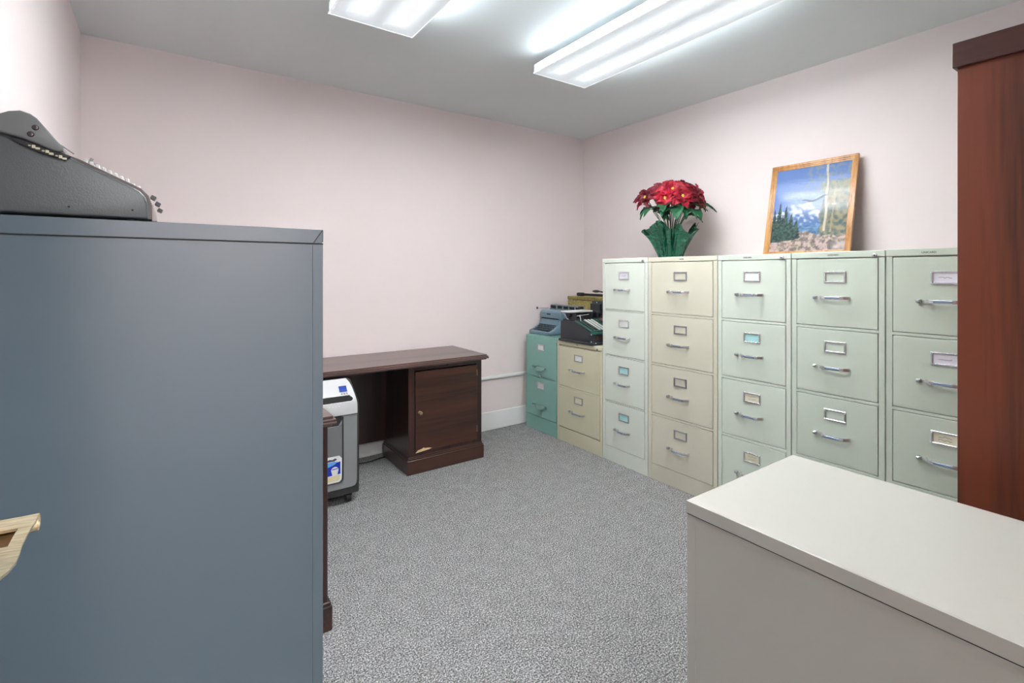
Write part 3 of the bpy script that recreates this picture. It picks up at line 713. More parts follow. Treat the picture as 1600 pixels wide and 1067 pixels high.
# side outline (x,z) traced at its own distance
side = [(-0.023, Z0 + 0.006), (-0.0235, 1.352), (-0.027, 1.366), (-0.036, 1.377), (-0.05, 1.3845), (-0.121, 1.4195), (-0.148, 1.436), (-0.178, 1.450), (-0.30, 1.478), (-0.318, 1.470), (-0.325, 1.44), (-0.325, Z0 + 0.006)]
for (ya, yb) in ((MY0, MY0 + 0.012), (MY1 - 0.012, MY1)):
    MB(o_).prism(side, lambda u, v, y=ya: (u, y, v), lambda u, v, y=yb: (u, y, v), 0.0045, 3).build('side_plate', M['machgrey'], t, True)
b = MB(o_)
inner = [(-0.0175, Z0 + 0.006), (-0.0175, 1.354), (-0.022, 1.370), (-0.033, 1.383), (-0.052, 1.392), (-0.118, 1.4245), (-0.150, 1.436), (-0.18, 1.446), (-0.31, 1.46), (-0.31, Z0 + 0.006)]
b.prism(inner, lambda u, v: (u, MY0 + 0.011, v), lambda u, v: (u, MY1 - 0.011, v), 0.001, 1)
b.build('casing', M['machtrim'], t, True)
MB(o_).prism([(-0.0178, Z0 + 0.004), (-0.0178, 1.353), (-0.0155, 1.357), (-0.0105, 1.340), (-0.0100, Z0 + 0.004)], lambda u, v: (u, MY0 + 0.02, v), lambda u, v: (u, MY1 - 0.02, v), 0.001).build('front_panel', M['machfront'], t, True)
for (x, y) in ((-0.05, MY0 + 0.03), (-0.05, MY1 - 0.03), (-0.29, MY0 + 0.03), (-0.29, MY1 - 0.03)):
    MB(o_).cyl((x, y, Z0 - 0.0001), (x, y, Z0 + 0.010), 0.011, n=14).build('foot', M['black'], t)
for (x, z) in ((-0.046, 1.341), (-0.132, 1.3405)): MB(o_).cyl((x, MY0 - 0.0006, z), (x, MY0 + 0.002, z), 0.0018, n=10).build('screw_hole', M['darkslot'], t)
# key columns up the slope
for i in range(10):
    f = i / 9; x = -0.038 - 0.076 * f; z = 1.3925 - 0.004 + 0.0372 * f + (0.0035 if i > 1 else 0.0)
    for j in range(6):
        y = MY0 + 0.035 + j * 0.034
        MB(o_).box(x - 0.0028, y - 0.006, z - 0.007, x + 0.0028, y + 0.006, z + 0.0012, 0.0012).build('key', M['keywhite'], t)
for i, (x, z) in enumerate(((-0.0165, 1.3745), (-0.0095, 1.366), (-0.006, 1.3565))):
    for j in range(2):
        y = MY0 + 0.07 + j * 0.012 + i * 0.03
        MB(o_).box(x - 0.0042, y - 0.005, z - 0.0036, x + 0.0042, y + 0.005, z + 0.0036, 0.0006, rot=Matrix.Rotation(0.5, 3, 'Y')).build('bar_key', M['keyblack'], t)
for j in range(3): MB(o_).cyl((-0.112, MY0 + 0.06 + j * .05, 1.424), (-0.107, MY0 + 0.06 + j * .05, 1.437), 0.003, n=8).build('lever_pin', M['steel'], t)
# carriage at the back: end plate with two screws, roller, mechanism under it
ep = [(-0.139, 1.432), (-0.139, 1.438), (-0.150, 1.452), (-0.172, 1.481), (-0.180, 1.487), (-0.192, 1.4905), (-0.206, 1.487), (-0.222, 1.478), (-0.25, 1.472), (-0.255, 1.46), (-0.24, 1.457), (-0.214, 1.452), (-0.190, 1.447), (-0.152, 1.4315), (-0.145, 1.4300)]
for (ya, yb) in ((1.110, 1.124), (1.395, 1.409)):
    q_ = MB(o_).prism(ep, lambda u, v, y=ya: (u * 0.985, y, v), lambda u, v, y=yb: (u, y, v), 0.003, 3).build('carriage_end_plate', M['machhead'], t, True)
    if ya < 1.2: cr = q_
for (x, z) in ((-0.1715, 1.465), (-0.1770, 1.4535)):
    MB(o_).lathe([(0.0046, 0), (0.0046, 0.001), (0.0036, 0.0026), (0.0, 0.0032)], (x, 1.1105, z), (0, -1, 0), 16).build('screw', M['screw'], cr, True)
MB(o_).cyl((-0.225, 1.124, 1.463), (-0.225, 1.396, 1.463), 0.014, n=24).build('platen', M['rubber'], t, True)
b = MB(o_)
b.box(-0.185, 1.124, 1.438, -0.142, 1.396, 1.446, 0.001); 
for k in range(13): b.box(-0.180 + (k % 3) * 0.010, 1.13 + k * 0.02, 1.445, -0.172 + (k % 3) * 0.010, 1.136 + k * 0.02, 1.455, 0.0006)
b.tube([(-0.160, 1.13, 1.458), (-0.126, 1.13, 1.432)], 0.0012, 6); b.tube([(-0.160, 1.38, 1.458), (-0.126, 1.38, 1.432)], 0.0012, 6)
b.build('carriage_rail', M['steel'], t)
b = MB(o_)
lip = [(-0.205, 1.4490), (-0.165, 1.4385), (-0.150, 1.4325), (-0.128, 1.4255), (-0.138, 1.4185), (-0.165, 1.4260), (-0.195, 1.4390)]
b.prism(lip, lambda u, v: (u, 1.118, v), lambda u, v: (u, 1.128, v), 0.001); b.build('carriage_track', M['black'], t)
b = MB(o_)
for k in range(9): 
    x = -0.180 + k * 0.0055; z = 1.4385 - k * 0.0021
    b.box(x - 0.0012 - 0.0012 * (k * 7 % 3), 1.1168, z - 0.003 - 0.0006 * (k % 2), x + 0.002, 1.1190, z - 0.0012 + 0.0014 * (k * 5 % 3), 0.0005)
b.build('track_teeth', M['cream2'], t)

# ------------------------------------------------------------------ blue portable typewriter on the teal cabinet
Z0 = 0.7352
o_ = (2.64, 3.13, Z0)
t = thing('typewriter', 'light blue manual typewriter with black keys on the low teal cabinet', 'typewriter', o_)
TA, TB = 2.995, 3.262       # y range
b = MB(o_)
base_p = [(2.462, Z0 + 0.004), (2.462, 0.758), (2.470, 0.764), (2.50, 0.772), (2.56, 0.806), (2.585, 0.846), (2.80, 0.846), (2.80, Z0 + 0.004)]
for (ya, yb) in ((TA, TA + 0.030), (TB - 0.016, TB)): b.prism(base_p, lambda u, v, y=ya: (u, y, v), lambda u, v, y=yb: (u, y, v), 0.006, 3)
b.prism([(2.462, Z0 + 0.004), (2.462, 0.758), (2.470, 0.764), (2.480, 0.760), (2.480, Z0 + 0.004)], lambda u, v: (u, TA + 0.01, v), lambda u, v: (u, TB - 0.01, v), 0.004)
b.box(2.478, TA + 0.01, Z0 + 0.004, 2.79, TB - 0.01, 0.750)
b.prism([(2.562, 0.80), (2.585, 0.872), (2.66, 0.872), (2.66, 0.75), (2.562, 0.75)], lambda u, v: (u, TA + 0.028, v), lambda u, v: (u, TB - 0.014, v), 0.002)
b.build('body', M['bluegrey'], t, True)
b = MB(o_); hood = [(2.572, 0.862), (2.566, 0.880), (2.572, 0.905), (2.590, 0.920), (2.625, 0.926), (2.66, 0.922), (2.67, 0.86), (2.60, 0.850)]
b.prism(hood, lambda u, v: (u, TA + 0.004, v), lambda u, v: (u, TB - 0.004, v), 0.010, 3); hd = b.build('hood', M['bluegrey'], t, True)
MB(o_).box(2.5655, 3.115, 0.888, 2.570, 3.160, 0.897, 0.001).build('nameplate', M['darkslot'], hd)
MB(o_).box(2.572, TA + 0.03, 0.853, 2.60, TB - 0.03, 0.862).build('type_slot', M['darkslot'], t)
for r in range(4):
    for k in range(11):
        x = 2.494 + r * 0.020; z = 0.768 + r * 0.0125; y = TA + 0.044 + k * 0.0192 + (r % 2) * 0.004
        b = MB(o_); b.cyl((x, y, z - 0.012), (x, y, z), 0.0022, n=6); b.cyl((x, y, z), (x + 0.0006, y, z + 0.004), 0.0075, 0.0068, n=10); b.build('key', M['keyblack'], t)
MB(o_).box(2.482, TA + 0.07, 0.756, 2.489, TB - 0.07, 0.763, 0.001).build('space_bar', M['keyblack'], t)
MB(o_).box(2.49, TA + 0.034, 0.748, 2.575, TB - 0.02, 0.7535, 0.001).build('key_bed', M['darkslot'], t)
b = MB(o_); b.cyl((2.700, 2.900, 0.945), (2.700, 3.255, 0.945), 0.016, n=20); pl = b.build('platen', M['rubber'], t, True)
MB(o_).cyl((2.700, 2.885, 0.945), (2.700, 2.903, 0.945), 0.019, n=20, bev=0.002).build('platen_knob', M['black'], pl, True)
b = MB(o_); b.box(2.68, 2.905, 0.846, 2.74, 3.262, 0.930, 0.003); b.box(2.715, 2.905, 0.92, 2.745, 3.258, 0.962, 0.003); b.build('carriage', M['bluegrey'], t)
b = MB(o_)
for k in range(4): b.box(2.675, 2.94 + k * 0.075, 0.926, 2.688, 2.948 + k * 0.075, 0.952 + (k % 2) * 0.008, 0.001)
b.cyl((2.682, 2.91, 0.957), (2.682, 3.25, 0.960), 0.003, n=8); b.build('paper_bail', M['steel'], t)
b = MB(o_); b.tube([(2.665, 3.255, 0.932), (2.60, 3.262, 0.934), (2.548, 3.262, 0.933)], 0.0026, 8); rl = b.build('return_lever', M['chrome'], t, True)
MB(o_).cyl((2.548, 3.262, 0.928), (2.548, 3.262, 0.946), 0.0065, n=12, bev=0.002).build('lever_tip', M['black'], rl, True)
for (x, y) in ((2.49, TA + .03), (2.49, TB - .03), (2.76, TA + .03), (2.76, TB - .03)): MB(o_).cyl((x, y, Z0 - 0.0001), (x, y, Z0 + 0.008), 0.009, n=12).build('foot', M['black'], t)

# ------------------------------------------------------------------ black keyboard adding machine on the low cream cabinet (keyboard slopes towards -y)
Z0 = 0.7321
KX0, KX1 = 2.378, 2.70
o_ = (2.54, 2.62, Z0)
t = thing('adding_machine', 'old black adding machine with green keyboard on the low cream cabinet', 'adding machine', o_)
b = MB(o_)
pr = [(2.445, Z0 + 0.016), (2.452, 0.812), (2.462, 0.820), (2.615, 0.880), (2.775, 0.880), (2.778, Z0 + 0.016)]
b.prism(pr, lambda u, v: (KX0 + 0.006, u, v), lambda u, v: (KX1, u, v), 0.004, 2); b.build('body', M['crinkle'], t, True)
b = MB(o_); b.box(KX0 - 0.004, 2.434, Z0, KX1 + 0.008, 2.788, Z0 + 0.018, 0.004, 2); b.build('base', M['crinkle'], t, True)
# green keyboard plate on the slope
def sl(x, s, off=0): # s 0 front .. 1 back
    y = 2.455 + 0.165 * s; z = 0.820 + 0.062 * s
    return Vector((x, y - off * 0.35, z + off * 0.94))
b = MB(o_); b.grid([[sl(x, s, 0.004) for x in (KX0 + 0.003, KX0 + 0.02, KX1 - 0.02, KX1 - 0.002)] for s in (0, 0.5, 1.0)], 0.006); kb = b.build('keyboard_plate', M['green_dark'], t)
b = MB(o_); b.grid([[(x, y, z) for x in (KX0 + 0.001, KX1)] for y, z in ((2.449, 0.806), (2.451, 0.817), (2.458, 0.824))], 0.003); b.build('front_edge', M['green_dark'], t)
for c in range(9):
    for r in range(9):
        x = KX0 + 0.028 + c * 0.0315; s_ = 0.08 + r * 0.104; p_ = sl(x, s_, 0.006); q_ = sl(x, s_, 0.013)
        mk = 'keywhite' if c in (2, 3, 4) else ('keyblack' if (c < 2 or c > 6) else 'keygreen')
        if c >= 7 and r >= 7: mk = 'keyred'
        bb = MB(o_); bb.cyl(p_, q_, 0.0035, n=6); bb.cyl(q_, q_ + (q_ - p_) * 0.5, 0.0085 if mk != 'keywhite' else 0.0105, 0.0075 if mk != 'keywhite' else 0.0095, n=10); bb.build('key', M[mk], t)
# rivets at the front corner
for z in (0.806, 0.757): MB(o_).sphere((KX0 + 0.004, 2.452, z), 0.005, u=10, v=6).build('rivet', M['chrome'], t, True)
MB(o_).sphere((KX0 + 0.03, 2.435, 0.748), 0.004, u=10, v=6).build('rivet', M['chrome'], t, True)
text_on('Burroughs', 0.030, (KX0 + 0.11, 2.4448, 0.783), (1, 0, 0), (0, 0, 1), 'nameplate', M['gold'], t, o_)
# carriage over the back: posts, platen, white paper table
b = MB(o_)
b.box(KX0 + 0.02, 2.66, 0.878, KX1 - 0.01, 2.765, 0.892, 0.002)
for k in range(4): b.box(KX0 + 0.03 + k * 0.08, 2.64 + 0.02 * (k % 2), 0.888, KX0 + 0.046 + k * 0.08, 2.75, 0.938, 0.003)
b.build('carriage_frame', M['crinkle'], t)
MB(o_).cyl((KX0 + 0.01, 2.695, 0.925), (KX1, 2.695, 0.925), 0.017, n=20).build('platen', M['rubber'], t, True)
MB(o_).box(KX0 + 0.004, 2.66, 0.940, KX1 - 0.10, 2.772, 0.951, 0.003).build('paper_table', M['silver'], t)
b = MB(o_); b.tube([(KX0 + 0.004, 2.75, 0.938), (KX0 + 0.0, 2.72, 0.925), (KX0 + 0.002, 2.70, 0.900), (KX0 + 0.01, 2.69, 0.892)], 0.003, 8); b.build('release_lever', M['chrome'], t, True)
b = MB(o_); b.tube([(KX0 + 0.06, 2.63, 0.925), (KX0 + 0.05, 2.61, 0.905), (KX0 + 0.045, 2.60, 0.885)], 0.0028, 8); b.cyl((KX0 + 0.04, 2.64, 0.918), (KX0 + 0.16, 2.64, 0.925), 0.004); b.build('tabulator_rod', M['chrome'], t, True)

# ------------------------------------------------------------------ tall black machine behind it, with a wide carriage on posts
o_ = (2.90, 2.60, Z0)
t = thing('calculating_machine', 'upright black office machine with wide carriage behind the keyboard adding machine', 'calculator', o_)
b = MB(o_); b.box(2.735, 2.42, Z0, 3.02, 2.812, 0.90, 0.006, 2); b.box(2.745, 2.43, 0.895, 3.01, 2.825, 1.008, 0.008, 2); b.build('body', M['crinkle'], t, True)
b = MB(o_); b.box(2.733, 2.72, 0.78, 2.748, 2.828, 0.99, 0.003); b.box(2.731, 2.44, 0.92, 2.746, 2.70, 0.965, 0.003); b.build('front_panel', M['black'], t)
MB(o_).sphere((2.742, 2.762, 0.998), 0.005, u=10, v=6).build('screw', M['chrome'], t, True)
MB(o_).box(2.80, 2.70, 1.005, 2.815, 2.735, 1.045, 0.002).build('post', M['steel'], t)
MB(o_).box(2.80, 2.46, 1.005, 2.815, 2.495, 1.045, 0.002).build('post', M['steel'], t)
b = MB(o_); b.cyl((2.808, 2.44, 1.052), (2.808, 3.02, 1.052), 0.010, n=18); b.cyl((2.808, 2.98, 1.052), (2.808, 3.05, 1.052), 0.015, n=18, bev=0.003); b.build('carriage', M['rubber'], t, True)
b = MB(o_); b.cyl((2.87, 2.70, 1.008), (2.87, 2.70, 1.06), 0.007, n=10); b.tube([(2.87, 2.70, 1.06), (2.87, 2.86, 1.078)], 0.006); b.sphere((2.87, 2.90, 1.079), 0.022, (1, 1.8, 0.5)); b.build('crank_handle', M['black'], t, True)
b = MB(o_); b.box(2.735, 2.53, 0.85, 2.742, 2.60, 0.856); b.build('trim_strip', M['chrome'], t)
MB(o_).sphere((2.728, 2.69, 0.875), 0.012, u=12, v=8).build('red_button', M['keyred'], t, True)
MB(o_).box(2.727, 2.60, 0.868, 2.736, 2.64, 0.884, 0.002).build('ivory_tab', M['keywhite'], t)

# khaki case behind, in the corner
o_ = (2.95, 3.06, 0.7352)
t = thing('carrying_case', 'khaki tweed typewriter carrying case standing in the corner behind the typewriters', 'case', o_)
b = MB(o_); b.box(2.835, 2.865, 0.7352, 3.07, 3.205, 1.000, 0.006, 2); b.build('case_body', M['tweed'], t, True)
b = MB(o_); b.box(2.832, 2.862, 1.002, 3.073, 3.208, 1.030, 0.006, 2); b.build('lid', M['tweed'], t, True)
MB(o_).cyl((2.833, 3.15, 0.995), (2.829, 3.15, 0.995), 0.008, n=12).build('clasp', M['steel'], t)

# ------------------------------------------------------------------ framed landscape leaning on the wall
Zc = 1.3212
FB, FT = 2.945, 3.062      # x at the foot / at the top
o_ = ((FB + FT) / 2, 1.336, Zc)
t = thing('picture_frame', 'oak-framed mountain landscape picture leaning against the wall on top of the cabinets', 'picture', o_)
FH = math.hypot(FT - FB, 1.868 - Zc); ux = Vector((FT - FB, 0, 1.868 - Zc)).normalized(); nrm = Vector((-ux.z, 0, ux.x))
FYL, FYR = 1.566, 1.106
def fp(y, v, off=0): return Vector((FB, 0, Zc)) + ux * v + nrm * off + Vector((0, y, 0))
def frame_bar(y0, y1, v0, v1, b):
    for (q0, q1, o0, o1) in ((0, 1, 0.0, 0.014),):
        pass
FWd = 0.030
b = MB(o_)
def bar(ya, yb, va, vb, oa, ob, bev=0.002):
    bmn = bmesh.new(); bmesh.ops.create_cube(bmn, size=1)
    for v in bmn.verts:
        y = ya if v.co.x < 0 else yb; vv = va if v.co.y < 0 else vb; oo = oa if v.co.z < 0 else ob
        v.co = fp(y, vv, oo)
    bmesh.ops.recalc_face_normals(bmn, faces=bmn.faces[:])
    bmesh.ops.bevel(bmn, geom=bmn.edges[:], offset=bev, segments=2, affect='EDGES', profile=0.5); b._merge(bmn)
for (i0, i1, oo) in ((0.0, 0.013, 0.016), (0.011, 0.022, 0.012), (0.020, 0.031, 0.009)):
    bar(FYR + i0, FYR + i1, 0.0 + i0, FH - i0, 0.0, oo); bar(FYL - i1, FYL - i0, 0.0 + i0, FH - i0, 0.0, oo)
    bar(FYR + i0, FYL - i0, FH - i1, FH - i0, 0.0, oo); bar(FYR + i0, FYL - i0, i0, i1, 0.0, oo)
b.build('frame', M['oak'], t, True)
# the print: colours per vertex of a fine grid, with pale haze put in
NX, NZ = 130, 160
me = bpy.data.meshes.new('print'); vs = []; cs = []
def fr_(x, y, o=4, s=0):
    return noise.fractal(Vector((x + s, y, s * 1.7)), 1.0, 2.0, o)
def mixc(a, b_, f): f = max(0, min(1, f)); return tuple(p * (1 - f) + q * f for p, q in zip(a, b_))
def art(u, v):      # u 0 left..1 right, v 0 bottom..1 top
    c = mixc(lin(122, 146, 196), lin(92, 122, 178), (v - .5) / .5)
    # far mountains
    ridge = 0.46 + 0.10 * math.exp(-((u - 0.33) / 0.16) ** 2) + 0.075 * math.exp(-((u - 0.50) / .06) ** 2) + 0.03 * fr_(u * 7, 0, 4, 3)
    if v < ridge:
        s_ = fr_(u * 16 + v * 10, v * 24, 5, 9)
        c = mixc(lin(92, 120, 166), lin(214, 218, 226), 0.5 + 1.6 * s_ + (v - ridge + 0.07) * 4)
        c = mixc(c, lin(84, 126, 176), (0.40 - v) * 5)
    if v < 0.30 + 0.02 * fr_(u * 9, 1, 3, 5): c = mixc(lin(110, 150, 190), lin(70, 100, 130), 0.5 + fr_(u * 12, v * 30, 3, 2))
    # right: autumn hills and trees
    rr = 0.60 + 0.1 * fr_(u * 6, v * 2, 4, 21)
    if u > 0.66 + 0.05 * fr_(v * 9, 3, 3, 8) and v < 0.80: c = mixc(lin(78, 104, 108), lin(158, 146, 112), 0.5 + 1.1 * fr_(u * 18, v * 22, 5, 4))
    # foreground brush
    fgd = 0.17 + 0.06 * math.exp(-((u - 0.42) / 0.2) ** 2) + 0.02 * fr_(u * 12, 2, 4, 6)
    if v < fgd:
        c = mixc(lin(140, 126, 116), lin(200, 180, 168), 0.5 + 1.1 * fr_(u * 26, v * 34, 5, 12))
        if fr_(u * 14, v * 18, 4, 30) < -0.12: c = mixc(c, lin(92, 84, 82), .7)
        if fr_(u * 10, v * 10, 4, 44) > 0.25 and v < 0.12: c = mixc(c, lin(206, 178, 178), .7)
    # conifers on the left
    for (cx, top, wd) in ((0.03, 0.52, .05), (0.10, 0.60, .055), (0.19, 0.56, .055), (0.15, 0.44, .06), (0.27, 0.46, .06), (0.345, 0.38, .055), (0.23, 0.36, .06), (0.06, 0.38, .06)):
        bt = 0.11 + 0.10 * cx
        if bt < v < top:
            hw = wd * (top - v) / (top - bt) * 1.25 * (0.72 + 0.45 * abs(math.sin(v * 95 + cx * 40))) + 0.004
            if abs(u - cx) < hw: c = mixc(lin(24, 46, 46), lin(66, 96, 84), 0.45 + 1.3 * fr_(u * 30, v * 40, 3, cx * 50))
    # pale trunk and branch on the right
    tx = 0.725 - 0.035 * (v - .3) + 0.008 * math.sin(v * 18)
    if abs(u - tx) < 0.014 and v > 0.22: c = lin(206, 196, 176)
    tx = 0.80 + 0.04 * (v - .2)
    if abs(u - tx) < 0.009 and 0.2 < v < .75: c = lin(168, 150, 120)
    bx = 0.60 + 0.018 * math.sin(u * 20) + 0.10 * (u - .55)
    if 0.40 < u < 0.72 and abs(v - bx) < 0.009: c = lin(70, 72, 60)
    if u > 0.42 and v > 0.66 and fr_(u * 20, v * 20, 4, 60) > 0.10: c = mixc(c, lin(148, 152, 118), 0.5)
    return c
PY0, PY1, PV0, PV1 = FYL - 0.029, FYR + 0.029, 0.029, FH - 0.029
for j in range(NZ + 1):
    for i in range(NX + 1):
        u = i / NX; v = j / NZ; p = fp(PY0 + (PY1 - PY0) * u, PV0 + (PV1 - PV0) * v, 0.0055) - Vector(o_)
        vs.append(p); cs.append(art(u, v))
fs = [(j * (NX + 1) + i, (j + 1) * (NX + 1) + i, (j + 1) * (NX + 1) + i + 1, j * (NX + 1) + i + 1) for j in range(NZ) for i in range(NX)]
me.from_pydata(vs, [], fs); me.update()
ca = me.color_attributes.new('Print', 'FLOAT_COLOR', 'POINT')
ca.data.foreach_set('color', [k for c in cs for k in (c[0], c[1], c[2], 1.0)])
m, nt, p_ = base('hazed_printed_landscape'); a_ = N(nt, 'ShaderNodeVertexColor'); a_.layer_name = 'Print'
nt.links.new(a_.outputs[0], p_.inputs['Base Color']); p_.inputs['Roughness'].default_value = 0.7
me.materials.append(m); o = bpy.data.objects.new('landscape_print', me); COL.objects.link(o); o.parent = t
# glass
m, nt, p_ = base('picture_glass'); nt.nodes.remove(p_)
tr = N(nt, 'ShaderNodeBsdfTransparent'); gl = N(nt, 'ShaderNodeBsdfGlossy'); gl.inputs['Roughness'].default_value = 0.12; fz = N(nt, 'ShaderNodeFresnel'); fz.inputs[0].default_value = 1.36
mx = N(nt, 'ShaderNodeMixShader'); nt.links.new(fz.outputs[0], mx.inputs[0]); nt.links.new(tr.outputs[0], mx.inputs[1]); nt.links.new(gl.outputs[0], mx.inputs[2]); nt.links.new(mx.outputs[0], nt.nodes['Material Output'].inputs[0])
b = MB(o_); b.grid([[fp(PY0 - 0.001, PV0 - 0.001, 0.0080), fp(PY1 + .001, PV0 - 0.001, 0.0080)], [fp(PY0 - .001, PV1 + .001, 0.0080), fp(PY1 + .001, PV1 + .001, 0.0080)]]).build('picture_glass', m, t)
MB(o_); b = MB(o_); bar(FYR + 0.012, FYL - 0.012, 0.012, FH - 0.012, 0.001, 0.0045, 0.0005); b.build('backing_board', M['potm'], t)

# ------------------------------------------------------------------ potted poinsettia in green foil
PX, PY = 2.735, 2.075
Zp = 1.3203
o_ = (PX, PY, Zp)
t = thing('potted_poinsettia', 'red poinsettia in shiny dark green foil wrap on the cream cabinet', 'potted plant', o_)
M['foil'] = paint('green_foil', lin(14, 84, 64), 0.16, 0.8, metal=0.55, coat=0.2, var=0.3, vscale=30, bump=1.0, bscale=42)
for n_ in M['foil'].node_tree.nodes:
    if n_.type == 'BUMP': n_.inputs['Distance'].default_value = 0.012
MB(o_).lathe([(0.055, 0.001), (0.060, 0.01), (0.080, 0.125), (0.084, 0.126), (0.084, 0.14), (0.078, 0.14), (0.074, 0.13), (0.0, 0.128)], (PX, PY, Zp), n=28).build('pot', M['potm'], t, True)
MB(o_).lathe([(0.073, 0.129), (0.073, 0.134), (0.0, 0.137)], (PX, PY, Zp), n=20).build('soil', M['soil'], t, True)
# foil: pleated flaring sleeve with a ragged flaring top edge
b = bmesh.new(); rings = []; n = 96; rr = random.Random(3); ph = [rr.uniform(0, 6.28) for _ in range(6)]
scr = Vector((math.cos(YAW), -math.sin(YAW), 0))
tabs = {0: 0.0}
for j in range(12):
    f = j / 11; ring = []
    for k in range(n):
        a = 2 * PI * k / n
        pl = 0.5 * math.sin(a * 17 + ph[0]) + 0.3 * math.sin(a * 29 + ph[1] + f * 2) + 0.35 * math.sin(a * 7 + ph[2])
        r = 0.070 + 0.088 * f ** 1.15 + pl * (0.007 + 0.012 * f)
        hz = 0.196 + 0.030 * math.sin(a * 3 + ph[3]) + 0.022 * math.sin(a * 7 + ph[4]) + 0.012 * math.sin(a * 11 + ph[5])
        # the raised flap toward the back right
        z = hz * f
        if f > 0.8: r += (f - 0.8) * 0.07 * (1 + 0.7 * math.sin(a * 5 + ph[1]))
        ring.append(b.verts.new((PX + r * math.cos(a), PY + r * math.sin(a), Zp + 0.0005 + z)))
    rings.append(ring)
for j in range(11):
    for k in range(n): b.faces.new((rings[j][k], rings[j][(k + 1) % n], rings[j + 1][(k + 1) % n], rings[j + 1][k]))
q = MB(o_); q._merge(b); q.build('foil_wrap', M['foil'], t, True, 28)

def leaf_mesh(base_pt, dirv, up, L, Wd, droop, lobes=0, fold=0.25, seed=0):
    """pointed leaf with centre fold, droop and optional toothed outline"""
    rr = random.Random(seed); dirv = dirv.normalized(); side = dirv.cross(up).normalized(); nn = side.cross(dirv).normalized()
    n = 10; P = []; tw = rr.uniform(-.35, .35)
    for i in range(n + 1):
        f = i / n
        wdt = Wd * (math.sin(PI * min(1, f ** 0.72)) ** 0.85) * (1 - 0.15 * f)
        if lobes and 1 < i < n: wdt *= 1 + (0.30 if i % 3 == 0 else -0.14)
        c = base_pt + dirv * (L * f * (1 - 0.18 * droop * f)) + nn * (0.10 * L * math.sin(PI * f)) - Vector((0, 0, 1)) * (droop * L * f * f * 0.75)
        sd = (side * math.cos(tw * f) + nn * math.sin(tw * f))
        row = []
        for s_ in (-1, -.5, 0, .5, 1):
            row.append(c + sd * (wdt * 0.5 * s_) + nn * (fold * wdt * abs(s_) * 0.5 + 0.004 * math.sin(f * 14 + s_ * 3)))
        P.append(row)
    return P
fwd = Vector((math.sin(YAW), math.cos(YAW), 0)); up_ = Vector((0, 0, 1))
def spos(sx, z, fw=0.0): return Vector((PX, PY, 0)) + scr * sx + fwd * fw + Vector((0, 0, z))
# px offsets -> metres at this distance: 1px = 4.25 mm
heads = [   # (screen x, z, depth, tilt direction (screen x, z, towards camera), radius, dark)
    (-0.020, 1.762, -0.095, (-0.15, 0.45, 1.0), 0.108, 0),
    (0.075, 1.772, -0.040, (0.25, 0.8, 0.6), 0.110, 0),
    (-0.165, 1.722, -0.010, (-1.0, 0.35, 0.7), 0.095, 1),
    (0.150, 1.730, -0.045, (0.85, 0.45, 0.7), 0.118, 0),
    (-0.045, 1.795, 0.070, (-0.4, 1.0, 0.0), 0.108, 1),
    (0.110, 1.800, 0.080, (0.4, 1.0, -0.2), 0.112, 1),
    (0.030, 1.715, -0.130, (0.05, 0.1, 1.0), 0.085, 0), (-0.070, 1.705, -0.110, (-0.3, -0.1, 1.0), 0.085, 0),
    (0.095, 1.712, -0.100, (0.35, 0.0, 1.0), 0.095, 1), (-0.105, 1.750, -0.06, (-.6, .5, .8), 0.09, 1), (0.19, 1.735, 0.02, (1, .4, .3), 0.095, 1), (0.03, 1.80, -0.01, (0, 1, .5), .10, 1)]
soil_c = Vector((PX, PY, Zp + 0.13))
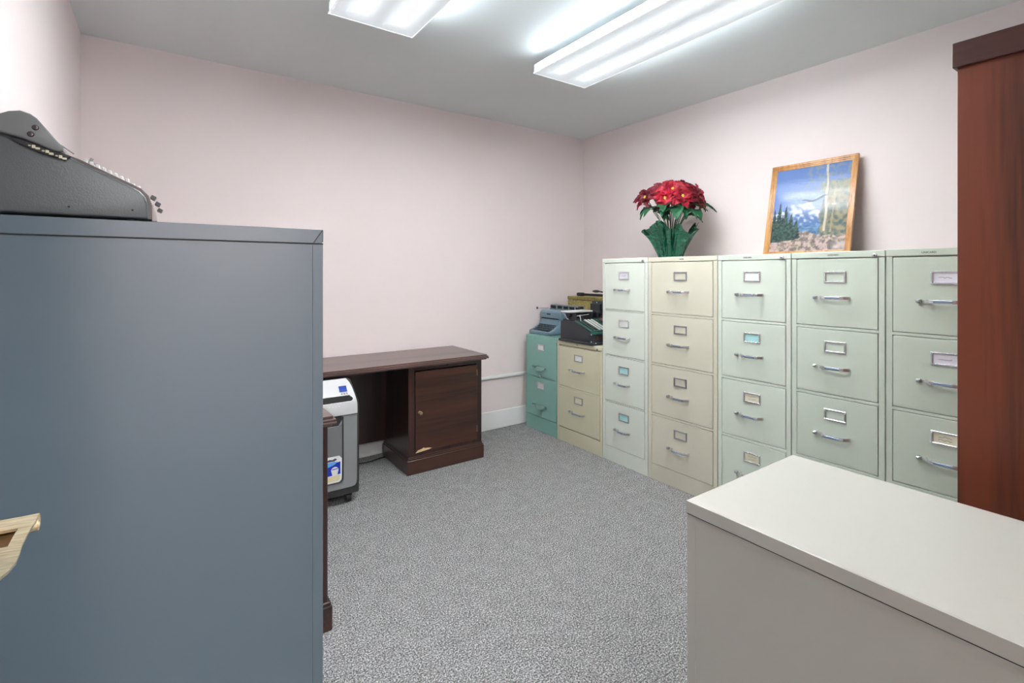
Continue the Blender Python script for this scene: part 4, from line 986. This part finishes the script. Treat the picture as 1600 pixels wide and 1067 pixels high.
for hi, (sx, z, fw, (dx, dz, dc), R, dark) in enumerate(heads):
    c = spos(sx, z, fw); nv = (scr * dx + up_ * dz - fwd * dc).normalized()
    ref = Vector((0, 0, 1)) if abs(nv.z) < .9 else Vector((1, 0, 0)); e1 = nv.cross(ref).normalized(); e2 = nv.cross(e1)
    fl = MB(o_)
    rr = random.Random(hi * 7 + 1)
    for layer, (cnt, Ls, lift) in enumerate(((6, 1.0, 0.10), (5, 0.66, 0.40))):
        for k in range(cnt):
            a = 2 * PI * (k + 0.5 * layer + rr.uniform(-.15, .15)) / cnt + hi
            d = (e1 * math.cos(a) + e2 * math.sin(a)) + nv * lift
            L = R * Ls * rr.uniform(0.85, 1.12)
            fl.grid(leaf_mesh(c + nv * 0.004 * layer, d, nv, L, L * 0.66, 0.30 if layer == 0 else .12, lobes=(layer == 0 and k % 2 == 0), seed=hi * 31 + k), 0.0006)
    fo = fl.build('flower', M['bract2'] if dark else M['bract'], t, True, 60)
    cy = MB(o_)
    for k in range(7):
        a = 2 * PI * k / 6; rad = 0.0 if k == 6 else 0.008
        cy.sphere(c + nv * 0.010 + (e1 * math.cos(a) + e2 * math.sin(a)) * rad, 0.005, u=8, v=6)
    cy.build('flower_center', M['yellow'], fo, True)
    root = soil_c + Vector((sx * 0.15, 0, 0)); mid = root.lerp(c, 0.5) + Vector((0, 0, 0.02))
    MB(o_).tube([root, root.lerp(mid, .6), mid, mid.lerp(c, .6), c - nv * 0.004], 0.0028, 6).build('stem', M['stem'], t, True)
leaves = [(-0.10, 1.635, -0.07, (-1.0, -0.15, 0.5), .105, .062), (-0.07, 1.655, -0.10, (-0.4, -0.15, 1), .10, .065), (0.0, 1.650, -0.11, (-0.3, -.6, 1.0), .105, .065),
          (0.02, 1.672, -0.11, (0.2, -0.9, 0.8), .09, .07), (0.06, 1.650, -0.08, (0.9, 0.05, 0.6), .12, .07), (0.12, 1.66, -0.05, (1.0, 0.0, 0.3), .125, .06),
          (-0.12, 1.66, -0.02, (-1.0, -0.6, 0.2), .09, .055), (-0.04, 1.63, -0.10, (0.9, 0.15, 0.5), .10, .055), (0.10, 1.63, -0.08, (0.4, -.4, 1), .09, .06),
          (-0.13, 1.625, -0.05, (0.6, -0.25, .8), .105, .06), (0.02, 1.66, 0.08, (0.2, 0.1, -1), .11, .07), (-0.06, 1.66, 0.08, (-0.8, 0.1, -.7), .11, .07), (0.10, 1.66, 0.06, (0.8, 0.1, -.6), .11, .07),
          (-0.03, 1.640, -0.11, (-0.8, -.25, .7), .10, .06), (0.04, 1.635, -0.10, (0.55, -.35, .9), .10, .065), (-0.08, 1.615, -0.08, (-.2, -.3, 1), .09, .06), (0.09, 1.60, -0.06, (0.6, -.2, .6), .085, .055)]
for li, (sx, z, fw, (dx, dz, dc), L, Wd) in enumerate(leaves):
    c = spos(sx, z, fw); d = (scr * dx + up_ * dz - fwd * dc).normalized()
    MB(o_).grid(leaf_mesh(c, d, Vector((0, 0, 1)), L * 1.3, Wd * 1.45, 0.35, lobes=li % 2, seed=li + 90), 0.0006).build('leaf', M['leafg'], t, True, 60)
    root = soil_c.lerp(c, 0.15)
    MB(o_).tube([root, root.lerp(c, .5) + Vector((0, 0, .01)), c], 0.0018, 5).build('stalk', M['stem'], t, True)
